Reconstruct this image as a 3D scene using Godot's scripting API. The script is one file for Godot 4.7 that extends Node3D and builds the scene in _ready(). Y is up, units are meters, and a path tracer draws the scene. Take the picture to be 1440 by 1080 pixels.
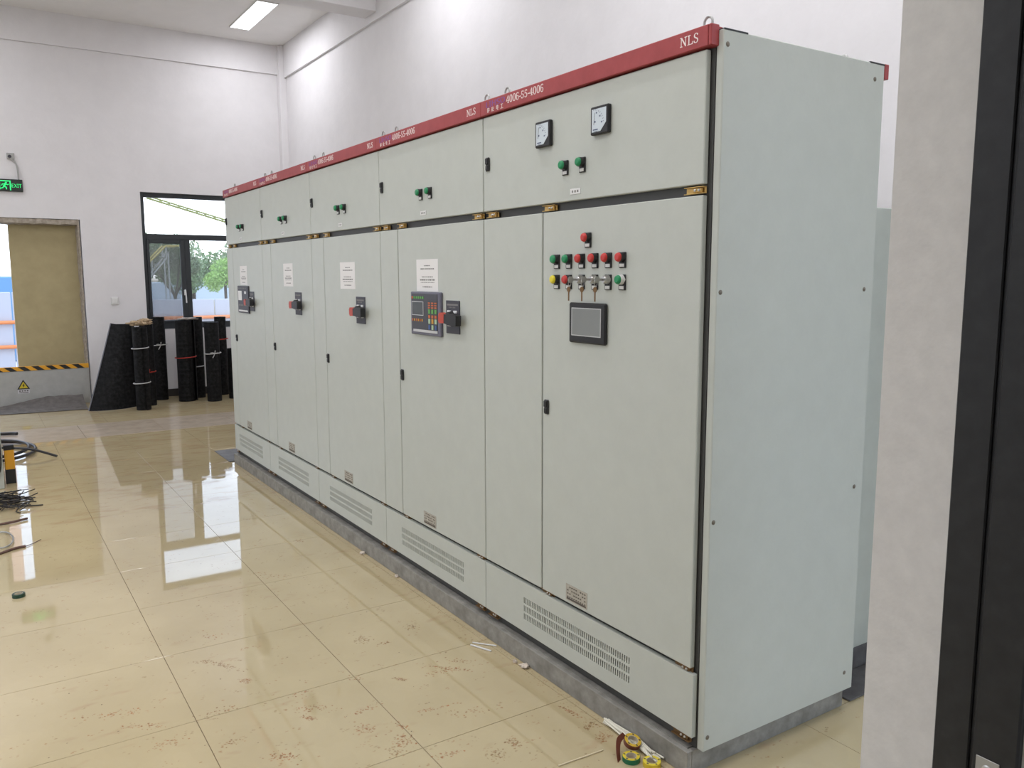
extends Node3D

# ---------------------------------------------------------------- helpers
var M := {}
var rng := RandomNumberGenerator.new()
var taken := {}

func rgb(r: float, g: float, b: float) -> Color:
	return Color(r / 255.0, g / 255.0, b / 255.0)

func mat(c: Color, rough := 0.6, metal := 0.0) -> StandardMaterial3D:
	var m := StandardMaterial3D.new()
	m.albedo_color = c
	m.roughness = rough
	m.metallic = metal
	return m

func mb() -> SurfaceTool:
	var st := SurfaceTool.new()
	st.begin(Mesh.PRIMITIVE_TRIANGLES)
	return st

func numbered(called: String) -> String:
	var n: int = taken.get(called, 0)
	taken[called] = n + 1
	return called if n == 0 else "%s_%03d" % [called, n]

func obj(called: String, st: SurfaceTool, m: Material, parent: Node = null) -> MeshInstance3D:
	var o := MeshInstance3D.new()
	o.mesh = st.commit()
	o.material_override = m
	if parent == null:
		o.name = numbered(called)
		add_child(o, true)
	else:
		o.name = called
		parent.add_child(o, true)
	return o

func shared(called: String, mesh: Mesh, m: Material, parent: Node, xf: Transform3D) -> MeshInstance3D:
	var o := MeshInstance3D.new()
	o.mesh = mesh
	o.material_override = m
	o.transform = xf
	o.name = called
	parent.add_child(o, true)
	return o

func base(called: String, at := Vector3.ZERO, turn := 0.0) -> Node3D:
	var o := Node3D.new()
	o.name = numbered(called)
	add_child(o, true)
	o.position = at
	o.rotation.y = turn
	return o

func group_part(called: String, parent: Node3D, xf: Transform3D) -> Node3D:
	var o := Node3D.new()
	o.name = called
	parent.add_child(o, true)
	o.transform = xf
	return o

func tag(o: Node, label: String, category: String, group := "", kind := "") -> Node:
	o.set_meta("label", label)
	o.set_meta("category", category)
	if group != "":
		o.set_meta("group", group)
	if kind != "":
		o.set_meta("kind", kind)
	return o

func structure(o: Node, label: String, category: String) -> Node:
	return tag(o, label, category, "", "structure")

func at(x: float, y: float, z: float) -> Transform3D:
	return Transform3D(Basis(), Vector3(x, y, z))

# one flat convex face, turned away from the point "inside"
func face(st: SurfaceTool, pts: Array, inside: Vector3, xf: Transform3D) -> void:
	var n: Vector3 = (pts[1] - pts[0]).cross(pts[2] - pts[0])
	if n.length_squared() < 1e-18:
		return
	n = n.normalized()
	var mid := Vector3.ZERO
	for p in pts:
		mid += p
	mid /= pts.size()
	var flip: bool = n.dot(mid - inside) < 0.0
	var out := -n if flip else n
	var q := pts.duplicate()
	if not flip:
		q.reverse()
	st.set_normal((xf.basis * out).normalized())
	for i in range(1, q.size() - 1):
		for p in [q[0], q[i], q[i + 1]]:
			st.add_vertex(xf * p)

# box with chamfered edges
func cbox(st: SurfaceTool, c: Vector3, s: Vector3, b := 0.0, xf := Transform3D()) -> void:
	var h := s / 2.0
	if b <= 0.0:
		for ax in 3:
			for sg in [-1, 1]:
				var p := []
				for k in [[-1, -1], [1, -1], [1, 1], [-1, 1]]:
					var v := Vector3.ZERO
					v[ax] = h[ax] * sg
					v[(ax + 1) % 3] = h[(ax + 1) % 3] * k[0]
					v[(ax + 2) % 3] = h[(ax + 2) % 3] * k[1]
					p.append(c + v)
				face(st, p, c, xf)
		return
	for ax in 3:
		var u := (ax + 1) % 3
		var w := (ax + 2) % 3
		for sg in [-1, 1]:
			var p := []
			for k in [[-1, -1], [1, -1], [1, 1], [-1, 1]]:
				var v := Vector3.ZERO
				v[ax] = h[ax] * sg
				v[u] = (h[u] - b) * k[0]
				v[w] = (h[w] - b) * k[1]
				p.append(c + v)
			face(st, p, c, xf)
		# the four edges that run along ax
		for su in [-1, 1]:
			for sw in [-1, 1]:
				var p := []
				for k in [[0, -1], [0, 1], [1, 1], [1, -1]]:
					var v := Vector3.ZERO
					v[ax] = (h[ax] - b) * k[1]
					v[u] = (h[u] if k[0] == 0 else h[u] - b) * su
					v[w] = (h[w] - b if k[0] == 0 else h[w]) * sw
					p.append(c + v)
				face(st, p, c, xf)
	for sx in [-1, 1]:
		for sy in [-1, 1]:
			for sz in [-1, 1]:
				face(st, [c + Vector3(h.x * sx, (h.y - b) * sy, (h.z - b) * sz), c + Vector3((h.x - b) * sx, h.y * sy, (h.z - b) * sz), c + Vector3((h.x - b) * sx, (h.y - b) * sy, h.z * sz)], c, xf)

# box from two corners
func span(st: SurfaceTool, a: Vector3, b: Vector3, bev := 0.0, xf := Transform3D()) -> void:
	cbox(st, (a + b) / 2.0, (b - a).abs(), bev, xf)

# extruded convex or concave outline (x, y), from z0 to z1
func prism(st: SurfaceTool, poly: PackedVector2Array, z0: float, z1: float, xf := Transform3D()) -> void:
	var tri := Geometry2D.triangulate_polygon(poly)
	var mid := Vector3(0, 0, (z0 + z1) / 2)
	for i in range(0, tri.size(), 3):
		for z in [z0, z1]:
			var p := []
			for k in 3:
				p.append(Vector3(poly[tri[i + k]].x, poly[tri[i + k]].y, z))
			face(st, p, Vector3(p[0].x, p[0].y, mid.z), xf)
	var cw := Geometry2D.is_polygon_clockwise(poly)
	for i in poly.size():
		var a := poly[i]
		var b := poly[(i + 1) % poly.size()]
		var d := (b - a).orthogonal() * (1.0 if cw else -1.0)
		var m := (a + b) / 2.0
		# d points into the outline or out of it; keep a point inside
		var ins := m - d * 0.01 if cw else m - d * 0.01
		var n := (b - a)
		var left := Vector2(-n.y, n.x)
		ins = m + left * (0.01 if not cw else -0.01)
		face(st, [Vector3(a.x, a.y, z0), Vector3(b.x, b.y, z0), Vector3(b.x, b.y, z1), Vector3(a.x, a.y, z1)], Vector3(ins.x, ins.y, mid.z), xf)

func smooth_quad(st: SurfaceTool, p: Array, n: Array) -> void:
	# p, n: four points and normals round the quad; order is fixed by the normals
	var g: Vector3 = (p[1] - p[0]).cross(p[2] - p[0])
	if g.length_squared() < 1e-20:
		g = (p[2] - p[0]).cross(p[3] - p[0])
	var order := [0, 1, 2, 0, 2, 3]
	if g.dot(n[0] + n[1] + n[2] + n[3]) > 0.0:
		order = [0, 2, 1, 0, 3, 2]
	for i in order:
		st.set_normal(n[i])
		st.add_vertex(p[i])

# turned shape round the y axis; profile of (radius, height)
func lathe(st: SurfaceTool, prof: Array, n := 20, xf := Transform3D()) -> void:
	for j in prof.size() - 1:
		var a: Vector2 = prof[j]
		var b: Vector2 = prof[j + 1]
		var d := b - a
		var nn := Vector2(d.y, -d.x).normalized()
		for i in n:
			var t0 := TAU * i / n
			var t1 := TAU * (i + 1) / n
			var e0 := Vector3(cos(t0), 0, sin(t0))
			var e1 := Vector3(cos(t1), 0, sin(t1))
			var up := Vector3.UP
			var n0: Vector3 = (xf.basis * (e0 * nn.x + up * nn.y)).normalized()
			var n1: Vector3 = (xf.basis * (e1 * nn.x + up * nn.y)).normalized()
			smooth_quad(st, [xf * (e0 * a.x + up * a.y), xf * (e1 * a.x + up * a.y), xf * (e1 * b.x + up * b.y), xf * (e0 * b.x + up * b.y)], [n0, n1, n1, n0])

# tube along points
func tube(st: SurfaceTool, pts: Array, r: float, n := 8, closed := false, xf := Transform3D()) -> void:
	var c := pts.size()
	var rings := []
	var norms := []
	var side := Vector3.ZERO
	for i in c:
		var t: Vector3
		if closed:
			t = (pts[(i + 1) % c] - pts[(i + c - 1) % c]).normalized()
		else:
			t = (pts[mini(i + 1, c - 1)] - pts[maxi(i - 1, 0)]).normalized()
		if side == Vector3.ZERO:
			side = t.cross(Vector3.UP if absf(t.y) < 0.9 else Vector3.RIGHT).normalized()
		side = (side - t * side.dot(t)).normalized()
		var up := t.cross(side)
		var ring := []
		var nr := []
		for k in n:
			var a := TAU * k / n
			var d := side * cos(a) + up * sin(a)
			nr.append((xf.basis * d).normalized())
			ring.append(xf * (pts[i] + d * r))
		rings.append(ring)
		norms.append(nr)
	for i in (c if closed else c - 1):
		var j := (i + 1) % c
		for k in n:
			var l := (k + 1) % n
			smooth_quad(st, [rings[i][k], rings[i][l], rings[j][l], rings[j][k]], [norms[i][k], norms[i][l], norms[j][l], norms[j][k]])
	if not closed:
		for e in [0, c - 1]:
			var t: Vector3 = pts[0] - pts[1] if e == 0 else pts[c - 1] - pts[c - 2]
			var mid: Vector3 = xf * pts[e]
			for k in n:
				var l := (k + 1) % n
				face(st, [mid, rings[e][k], rings[e][l]], mid - xf.basis * t, Transform3D())

func circle_pts(c: Vector3, r: float, u: Vector3, v: Vector3, n := 20) -> Array:
	var out := []
	for i in n:
		var a := TAU * i / n
		out.append(c + u * cos(a) * r + v * sin(a) * r)
	return out

func curve(pts: Array, each := 6) -> Array:
	var out := []
	for i in pts.size() - 1:
		var p0: Vector3 = pts[maxi(i - 1, 0)]
		var p3: Vector3 = pts[mini(i + 2, pts.size() - 1)]
		for k in each:
			out.append((pts[i] as Vector3).cubic_interpolate(pts[i + 1], p0, p3, float(k) / each))
	out.append(pts[-1])
	return out

# sheet of some thickness over a grid of points g[row][column]
func sheet(st: SurfaceTool, g: Array, thick: float) -> void:
	var nr := g.size()
	var nc: int = g[0].size()
	var nn := []
	for i in nr:
		var row := []
		for j in nc:
			var du: Vector3 = g[i][mini(j + 1, nc - 1)] - g[i][maxi(j - 1, 0)]
			var dv: Vector3 = g[mini(i + 1, nr - 1)][j] - g[maxi(i - 1, 0)][j]
			row.append(du.cross(dv).normalized())
		nn.append(row)
	for i in nr - 1:
		for j in nc - 1:
			for s in [1.0, -1.0]:
				var p := []
				var n := []
				for k in [[i, j], [i, j + 1], [i + 1, j + 1], [i + 1, j]]:
					var q: Vector3 = nn[k[0]][k[1]]
					p.append(g[k[0]][k[1]] + q * s * thick / 2)
					n.append(q * s)
				smooth_quad(st, p, n)
	var rim := []
	for j in nc:
		rim.append([0, j])
	for i in range(1, nr):
		rim.append([i, nc - 1])
	for j in range(nc - 2, -1, -1):
		rim.append([nr - 1, j])
	for i in range(nr - 2, 0, -1):
		rim.append([i, 0])
	var mid: Vector3 = g[nr / 2][nc / 2]
	for k in rim.size():
		var a = rim[k]
		var b = rim[(k + 1) % rim.size()]
		var pa: Vector3 = g[a[0]][a[1]]
		var pb: Vector3 = g[b[0]][b[1]]
		var na: Vector3 = nn[a[0]][a[1]] * thick / 2
		var nb: Vector3 = nn[b[0]][b[1]] * thick / 2
		face(st, [pa + na, pb + nb, pb - nb, pa - na], mid, Transform3D())

func lump(st: SurfaceTool, c: Vector3, s: Vector3, sd: int, rough := 0.35, n := 14) -> void:
	var noise := FastNoiseLite.new()
	noise.seed = sd
	noise.frequency = 1.1
	var pt := func(i: int, j: int) -> Vector3:
		var th := PI * i / n
		var ph := TAU * (j % (2 * n)) / (2 * n)
		var d := Vector3(sin(th) * cos(ph), cos(th), sin(th) * sin(ph))
		return c + d * s * (1.0 + rough * noise.get_noise_3dv(d * 1.7))
	for i in n:
		for j in 2 * n:
			face(st, [pt.call(i, j), pt.call(i, j + 1), pt.call(i + 1, j + 1), pt.call(i + 1, j)] if i > 0 else [pt.call(1, j), pt.call(1, j + 1), pt.call(0, 0)], c, Transform3D())

func words(text: String, h: float, m: Material, parent: Node, xf: Transform3D, called := "lettering", serif := false, squeeze := 1.0, left := false) -> MeshInstance3D:
	var f := SystemFont.new()
	f.font_names = PackedStringArray(["Droid Serif" if serif else "Droid Sans"])
	var t := TextMesh.new()
	t.text = text
	t.font = f
	t.font_size = 64
	t.pixel_size = h / 46.0
	t.depth = 0.0012
	t.horizontal_alignment = HORIZONTAL_ALIGNMENT_LEFT if left else HORIZONTAL_ALIGNMENT_CENTER
	t.curve_step = 2.0
	return shared(called, t, m, parent, xf * Transform3D(Basis.from_scale(Vector3(squeeze, 1, 1)), Vector3.ZERO))

# a mottled matt texture, laid by world position
func mottled(c: Color, spread: float, scale: float, sd: int, rough := 0.7, bump := 0.0) -> StandardMaterial3D:
	var m := mat(Color.WHITE, rough)
	var n := FastNoiseLite.new()
	n.seed = sd
	n.noise_type = FastNoiseLite.TYPE_SIMPLEX_SMOOTH
	n.frequency = 0.012
	n.fractal_octaves = 5
	n.fractal_gain = 0.6
	var t := NoiseTexture2D.new()
	t.width = 512
	t.height = 512
	t.seamless = true
	t.noise = n
	var g := Gradient.new()
	g.offsets = PackedFloat32Array([0.0, 1.0])
	g.colors = PackedColorArray([c.darkened(spread), c.lightened(spread * 0.5)])
	t.color_ramp = g
	m.albedo_texture = t
	m.uv1_triplanar = true
	m.uv1_world_triplanar = true
	m.uv1_scale = Vector3.ONE * scale
	if bump > 0.0:
		var t2 := NoiseTexture2D.new()
		t2.width = 512
		t2.height = 512
		t2.seamless = true
		var n2 := FastNoiseLite.new()
		n2.seed = sd + 7
		n2.frequency = 0.06
		n2.fractal_octaves = 4
		t2.noise = n2
		t2.as_normal_map = true
		t2.bump_strength = 3.0
		m.normal_enabled = true
		m.normal_texture = t2
		m.normal_scale = bump
	return m

# ---------------------------------------------------------------- camera, sky, light
const EXPOSURE := 1.37
const SKY := 2.6
const LAMP := 1.5
const CEIL := 4.75
const FAR := -10.0
const RIGHT := 2.05
const LEFT := -5.6
const NEAR := 0.99
const TILE := 0.605

func view_and_light() -> void:
	var cam := Camera3D.new()
	cam.name = "camera"
	cam.position = Vector3(-1.8288, 1.5882, 1.7564)
	cam.rotation = Vector3(-0.1291, -0.578, -0.0022)
	cam.fov = rad_to_deg(2.0 * atan(540.0 / 1161.34))
	cam.near = 0.02
	cam.far = 400.0
	add_child(cam)
	cam.current = true
	var env := Environment.new()
	env.background_mode = Environment.BG_SKY
	var sky := Sky.new()
	var sm := ProceduralSkyMaterial.new()
	sm.sky_top_color = rgb(158, 184, 218)
	sm.sky_horizon_color = rgb(208, 217, 230)
	sm.sky_curve = 0.25
	sm.ground_bottom_color = rgb(120, 118, 110)
	sm.ground_horizon_color = rgb(170, 172, 172)
	var cn := FastNoiseLite.new()
	cn.seed = 11
	cn.frequency = 0.009
	cn.fractal_octaves = 5
	cn.fractal_gain = 0.5
	var ct := NoiseTexture2D.new()
	ct.width = 1024
	ct.height = 512
	ct.seamless = true
	ct.noise = cn
	var cg := Gradient.new()
	cg.offsets = PackedFloat32Array([0.0, 0.42, 0.62, 1.0])
	cg.colors = PackedColorArray([Color(1, 1, 1, 0), Color(1, 1, 1, 0.03), Color(1, 1, 1, 0.4), Color(1, 1, 1, 0.6)])
	ct.color_ramp = cg
	sm.sky_cover = ct
	sky.sky_material = sm
	env.sky = sky
	env.background_energy_multiplier = SKY
	env.tonemap_mode = Environment.TONE_MAPPER_LINEAR
	env.tonemap_exposure = EXPOSURE
	env.sdfgi_enabled = true
	env.ssao_enabled = true
	env.ssil_enabled = true
	var we := WorldEnvironment.new()
	we.name = "surroundings"
	we.environment = env
	add_child(we)

# ---------------------------------------------------------------- materials
func make_materials() -> void:
	M.wall = mottled(rgb(231, 229, 231), 0.025, 0.4, 3, 0.85, 0.05)
	M.ceiling = mottled(rgb(234, 232, 230), 0.02, 0.4, 5, 0.9)
	M.jamb = mottled(rgb(222, 219, 214), 0.05, 3.2, 8, 0.85, 0.08)
	M.plaster = mottled(rgb(178, 166, 150), 0.25, 2.2, 9, 0.95, 0.6)
	M.paint = mottled(rgb(191, 195, 187), 0.02, 1.2, 21, 0.42, 0.03)
	M.frame = mat(rgb(68, 68, 66), 0.5)
	M.inside = mat(rgb(30, 30, 30), 0.8)
	M.red = mottled(rgb(162, 58, 60), 0.06, 2.0, 31, 0.45)
	M.white_print = mat(rgb(238, 226, 222), 0.6)
	M.violet_print = mat(rgb(132, 84, 156), 0.6)
	M.black = mat(rgb(28, 28, 30), 0.45)
	M.dark_grey = mat(rgb(62, 62, 70), 0.5)
	M.brass = mat(rgb(206, 172, 104), 0.4, 0.55)
	M.steel = mat(rgb(190, 188, 184), 0.3, 0.9)
	M.dull_screw = mat(rgb(120, 112, 100), 0.45, 0.5)
	M.zinc = mat(rgb(170, 170, 168), 0.45, 0.7)
	M.rust = mat(rgb(120, 92, 58), 0.6, 0.3)
	M.plinth = mottled(rgb(150, 147, 139), 0.22, 1.5, 41, 0.6, 0.1)
	M.plate_dark = mottled(rgb(92, 90, 90), 0.2, 1.5, 42, 0.55, 0.1)
	M.green = mat(rgb(22, 136, 84), 0.3)
	M.redcap = mat(rgb(192, 50, 44), 0.3)
	M.yellowcap = mat(rgb(222, 206, 40), 0.35)
	M.white = mat(rgb(226, 226, 224), 0.5)
	M.orange = mat(rgb(184, 68, 48), 0.45)
	M.screen = mat(rgb(130, 133, 131), 0.3)
	M.frame_line = mat(rgb(196, 196, 196), 0.4)
	M.dial = mat(rgb(206, 216, 222), 0.25)
	M.alu_plate = mottled(rgb(180, 174, 160), 0.12, 6.0, 51, 0.5)
	M.ink = mat(rgb(84, 78, 70), 0.7)
	M.pale_ink = mat(rgb(128, 126, 124), 0.8)
	M.paper = mat(rgb(232, 230, 228), 0.8)
	M.window_frame = mat(rgb(46, 50, 54), 0.45)
	var gl := mat(Color(0.9, 0.95, 0.95, 0.08), 0.02)
	gl.transparency = BaseMaterial3D.TRANSPARENCY_ALPHA
	M.glass = gl
	var ms := mat(Color(0.22, 0.23, 0.24, 0.42), 0.8)
	ms.transparency = BaseMaterial3D.TRANSPARENCY_ALPHA
	M.mesh = ms
	M.board = mottled(rgb(176, 162, 122), 0.05, 0.7, 61, 0.6)
	M.guard = mottled(rgb(176, 176, 172), 0.06, 1.0, 62, 0.4)
	M.hazard_yellow = mat(rgb(228, 164, 44), 0.5)
	M.rubber = mottled(rgb(11, 11, 12), 0.3, 3.0, 71, 0.5, 0.15)
	M.rubber.metallic_specular = 0.22
	M.rubber_edge = mat(rgb(120, 122, 130), 0.6)
	M.string_red = mat(rgb(176, 52, 40), 0.7)
	M.string_white = mat(rgb(190, 190, 190), 0.7)
	M.sack = mottled(rgb(206, 180, 146), 0.15, 4.0, 72, 0.9, 0.3)
	M.cable = mat(rgb(34, 30, 30), 0.4)
	M.cable_brown = mat(rgb(96, 70, 62), 0.5)
	M.panel_beyond = mottled(rgb(186, 192, 184), 0.03, 1.0, 81, 0.5)
	M.grout = mottled(rgb(128, 106, 78), 0.15, 3.0, 82, 0.9)
	M.ground = mottled(rgb(176, 164, 140), 0.15, 0.1, 83, 0.95)
	M.hoarding = mat(rgb(186, 186, 194), 0.6)
	M.rail = mat(rgb(226, 138, 84), 0.6)
	M.blue = mat(rgb(104, 144, 180), 0.6)
	M.concrete = mottled(rgb(206, 200, 194), 0.08, 0.3, 84, 0.9)
	M.pink_wall = mat(rgb(214, 178, 166), 0.9)
	M.stair = mat(rgb(160, 160, 156), 0.6)
	M.stair_yellow = mat(rgb(196, 176, 90), 0.6)
	M.crane = mat(rgb(120, 128, 48), 0.6)
	M.bark = mat(rgb(74, 62, 52), 0.9)

# ---------------------------------------------------------------- floor
func floor_material(x0: float, x1: float, z0: float, z1: float, w: int, h: int, sd: int) -> StandardMaterial3D:
	# w, h: picture size; rows run from z0 to z1
	var small_w := w / 4
	var small_h := h / 4
	var nz := FastNoiseLite.new()
	nz.seed = sd
	nz.frequency = 1.4
	nz.fractal_octaves = 4
	var streak := FastNoiseLite.new()
	streak.seed = sd + 1
	streak.frequency = 3.0
	streak.fractal_octaves = 4
	streak.fractal_gain = 0.65
	var im := Image.create(small_w, small_h, false, Image.FORMAT_RGB8)
	var ro := Image.create(small_w, small_h, false, Image.FORMAT_RGB8)
	for j in small_h:
		var z := lerpf(z0, z1, (j + 0.5) / small_h)
		for i in small_w:
			var x := lerpf(x0, x1, (i + 0.5) / small_w)
			var a := nz.get_noise_2d(x, z)
			var b := streak.get_noise_2d(x * 0.8, z * 2.6)
			# trodden dust lies in patches, thicker in the far half of the room
			var dust := clampf((b - (0.08 if z < -4.2 else 0.42) + a * 0.2) * 1.6, 0.0, 0.5)
			var c := rgb(195, 179, 142).lerp(rgb(187, 171, 134), clampf(0.5 + a, 0, 1))
			c = c.lerp(rgb(166, 132, 100), dust * 0.6)
			im.set_pixel(i, j, c)
			var r := 0.02 + 0.02 * clampf(a + 0.4, 0, 1) + dust * 0.2
			ro.set_pixel(i, j, Color(r, r, r))
	im.resize(w, h, Image.INTERPOLATE_CUBIC)
	ro.resize(w / 2, h / 2, Image.INTERPOLATE_CUBIC)
	var r2 := RandomNumberGenerator.new()
	r2.seed = sd
	var sx := w / (x1 - x0)
	var sz := h / (z1 - z0)
	var dab := func(x: float, z: float, rx: float, rz: float, c: Color, k: float) -> void:
		var ci := (x - x0) * sx
		var cj := (z - z0) * sz
		var ri := maxf(absf(rx * sx), 0.6)
		var rj := maxf(absf(rz * sz), 0.6)
		for j in range(int(cj - rj), int(cj + rj) + 1):
			for i in range(int(ci - ri), int(ci + ri) + 1):
				if i < 0 or j < 0 or i >= w or j >= h:
					continue
				var d := pow((i - ci) / ri, 2) + pow((j - cj) / rj, 2)
				if d > 1.0:
					continue
				im.set_pixel(i, j, im.get_pixel(i, j).lerp(c, k))
				ro.set_pixel(mini(i / 2, w / 2 - 1), mini(j / 2, h / 2 - 1), ro.get_pixel(mini(i / 2, w / 2 - 1), mini(j / 2, h / 2 - 1)).lerp(Color(0.4, 0.4, 0.4), k * 0.25))
	# red soil trodden in by boots: clusters of crumbs, where the photograph shows them
	var soil := [[-1.05, -1.94], [-1.06, -1.6], [-1.12, -1.68], [-1.5, -1.43], [-1.02, -1.42], [-1.42, -1.28], [-1.37, -1.12], [-0.88, -1.2], [-0.91, -1.01], [-1.19, -1.0], [-1.06, -0.82], [-0.87, -1.07], [-0.51, -1.1], [-0.49, -1.51], [-0.65, -1.19], [-0.34, -1.06], [-0.3, -1.07], [-0.4, -0.73], [-0.72, -0.95], [-0.65, -0.78], [-0.69, -0.69], [-0.5, -0.82], [-0.38, -0.47], [-0.46, -0.44], [-0.09, -0.41], [-0.1, -0.33], [-0.42, -1.43], [-0.23, -1.1], [-0.74, -0.65], [-0.09, -0.53], [-0.77, -0.83], [-1.16, -1.24], [-0.26, -3.02], [-0.59, -2.52], [-0.6, -0.53], [-0.24, -1.52]]
	for s in soil:
		if s[1] < minf(z0, z1) or s[1] > maxf(z0, z1):
			continue
		var turn := r2.randf_range(-0.2, 1.5)
		var long := r2.randf_range(0.012, 0.055)
		var tone := rgb(176, 112, 70).lerp(rgb(154, 122, 80), r2.randf())
		var wide := r2.randf_range(0.004, 0.02)
		for k in r2.randi_range(20, 70):
			var u := r2.randfn(0.0, 1.0) * long
			var v := r2.randfn(0.0, 1.0) * wide
			dab.call(s[0] + u * cos(turn) - v * sin(turn), s[1] + u * sin(turn) + v * cos(turn), r2.randf_range(0.001, 0.0045), r2.randf_range(0.001, 0.0045), tone.darkened(r2.randf_range(0.0, 0.3)), r2.randf_range(0.25, 0.75))
	for k in 2600:
		var x := r2.randf_range(x0, x1)
		var z := r2.randf_range(z0, z1)
		var tone := rgb(182, 138, 96) if r2.randf() < 0.6 else rgb(160, 134, 96)
		for q in r2.randi_range(1, 5):
			dab.call(x + r2.randfn(0, 0.014), z + r2.randfn(0, 0.009), r2.randf_range(0.001, 0.006), r2.randf_range(0.001, 0.0035), tone.darkened(0.12), r2.randf_range(0.2, 0.65))
	for k in 420:
		dab.call(r2.randf_range(x0, x1), r2.randf_range(z0, z1), r2.randf_range(0.001, 0.003), r2.randf_range(0.001, 0.003), rgb(74, 60, 48), r2.randf_range(0.4, 0.9))
	# soil swept against the plinth
	for k in 900:
		dab.call(-0.03 - absf(r2.randfn(0, 0.025)), r2.randf_range(-5.4, 0.0), 0.003, 0.003, rgb(150, 118, 78), r2.randf_range(0.1, 0.4))
	var m := mat(Color.WHITE, 1.0)
	m.albedo_texture = ImageTexture.create_from_image(im)
	m.roughness_texture = ImageTexture.create_from_image(ro)
	m.metallic_specular = 0.95
	m.texture_repeat = false
	return m

func tile_mesh(x0: float, x1: float, z0: float, z1: float, wx0: float, wx1: float, wz0: float, wz1: float) -> SurfaceTool:
	var st := mb()
	var b := 0.0004
	var uv := func(x: float, z: float) -> Vector2:
		return Vector2((x - wx0) / (wx1 - wx0), (z - wz0) / (wz1 - wz0))
	var top := [Vector3(x0 + b, 0, z0 + b), Vector3(x1 - b, 0, z0 + b), Vector3(x1 - b, 0, z1 - b), Vector3(x0 + b, 0, z1 - b)]
	var low := [Vector3(x0, -b, z0), Vector3(x1, -b, z0), Vector3(x1, -b, z1), Vector3(x0, -b, z1)]
	var foot := [Vector3(x0, -0.012, z0), Vector3(x1, -0.012, z0), Vector3(x1, -0.012, z1), Vector3(x0, -0.012, z1)]
	var quads := [top]
	for i in 4:
		var j := (i + 1) % 4
		quads.append([top[i], top[j], low[j], low[i]])
		quads.append([low[i], low[j], foot[j], foot[i]])
	var mid := Vector3((x0 + x1) / 2, -0.006, (z0 + z1) / 2)
	for q in quads:
		var n: Vector3 = (q[1] - q[0]).cross(q[2] - q[0]).normalized()
		if n.dot((q[0] + q[2]) / 2 - mid) < 0:
			n = -n
			q = [q[3], q[2], q[1], q[0]]
		var order := [0, 2, 1, 0, 3, 2]
		st.set_normal(n)
		for i in order:
			st.set_uv(uv.call(q[i].x, q[i].z))
			st.add_vertex(q[i])
	return st

func build_floor() -> void:
	var root := base("floor")
	structure(root, "glossy cream tiled floor with trodden red soil", "floor")
	var st := mb()
	span(st, Vector3(LEFT, -0.2, FAR - 0.24), Vector3(RIGHT, -0.0025, 5.0))
	obj("slab", st, M.grout, root)
	var wx0 := -2.47
	var wx1 := 2.06
	var split := -0.005 - TILE * 6
	var near_m := floor_material(wx0, wx1, split, 1.9, 2048, 2048, 5)
	var far_m := floor_material(wx0, wx1, FAR, split, 1024, 1536, 9)
	var g := 0.0012
	var band0 := -8.22
	var band1 := -7.36
	for i in range(-4, 4):
		var x0 := maxf(-0.045 + TILE * i, wx0)
		var x1 := minf(-0.045 + TILE * (i + 1), RIGHT - 0.001)
		if x1 - x0 < 0.02:
			continue
		for j in range(-17, 3):
			var z0 := -0.005 + TILE * j
			var z1 := z0 + TILE
			z0 = maxf(z0, FAR + 0.001)
			if z1 <= z0 + 0.02:
				continue
			if z0 >= band0 and z1 <= band1:
				continue
			if z0 < band0 and z1 > band0:
				z1 = band0
			if z0 < band1 and z1 > band1:
				z0 = band1
			if z1 - z0 < 0.02:
				continue
			var near: bool = z0 >= split - 0.01
			var q := tile_mesh(x0 + g, x1 - g, z0 + g, z1 - g, wx0, wx1, split if near else FAR, 1.9 if near else split)
			obj("tile", q, near_m if near else far_m, root)
	# the rest of the floor, left of the view
	var rest := mb()
	span(rest, Vector3(LEFT, -0.0024, FAR), Vector3(wx0, 0, NEAR))
	obj("floor_beyond", rest, M.ground, root)
	# covers of the cable trench
	var steel := mottled(rgb(190, 174, 154), 0.1, 0.8, 91, 0.22, 0.04)
	for i in 6:
		var p := mb()
		var x0 := -2.46 + i * 0.75
		span(p, Vector3(x0 + 0.002, -0.011, band0 + 0.004), Vector3(minf(x0 + 0.748, 2.04), 0.001, band1 - 0.004), 0.002)
		obj("trench_cover", p, steel, root)
	# chequer plate lying by the far end of the row and behind its near end
	var p1 := mb()
	span(p1, Vector3(-0.05, 0.001, -5.98), Vector3(0.7, 0.007, -5.45), 0.002)
	tag(obj("steel_plate", p1, M.plate_dark), "thin grey steel plate lying past the far end of the cabinet row", "plate")
	var p2 := mb()
	span(p2, Vector3(0.83, 0.001, -0.148), Vector3(1.9, 0.007, 0.0), 0.002)
	tag(obj("steel_plate", p2, M.plate_dark), "dark floor plate behind the nearest cabinet by the doorway", "plate")

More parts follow.
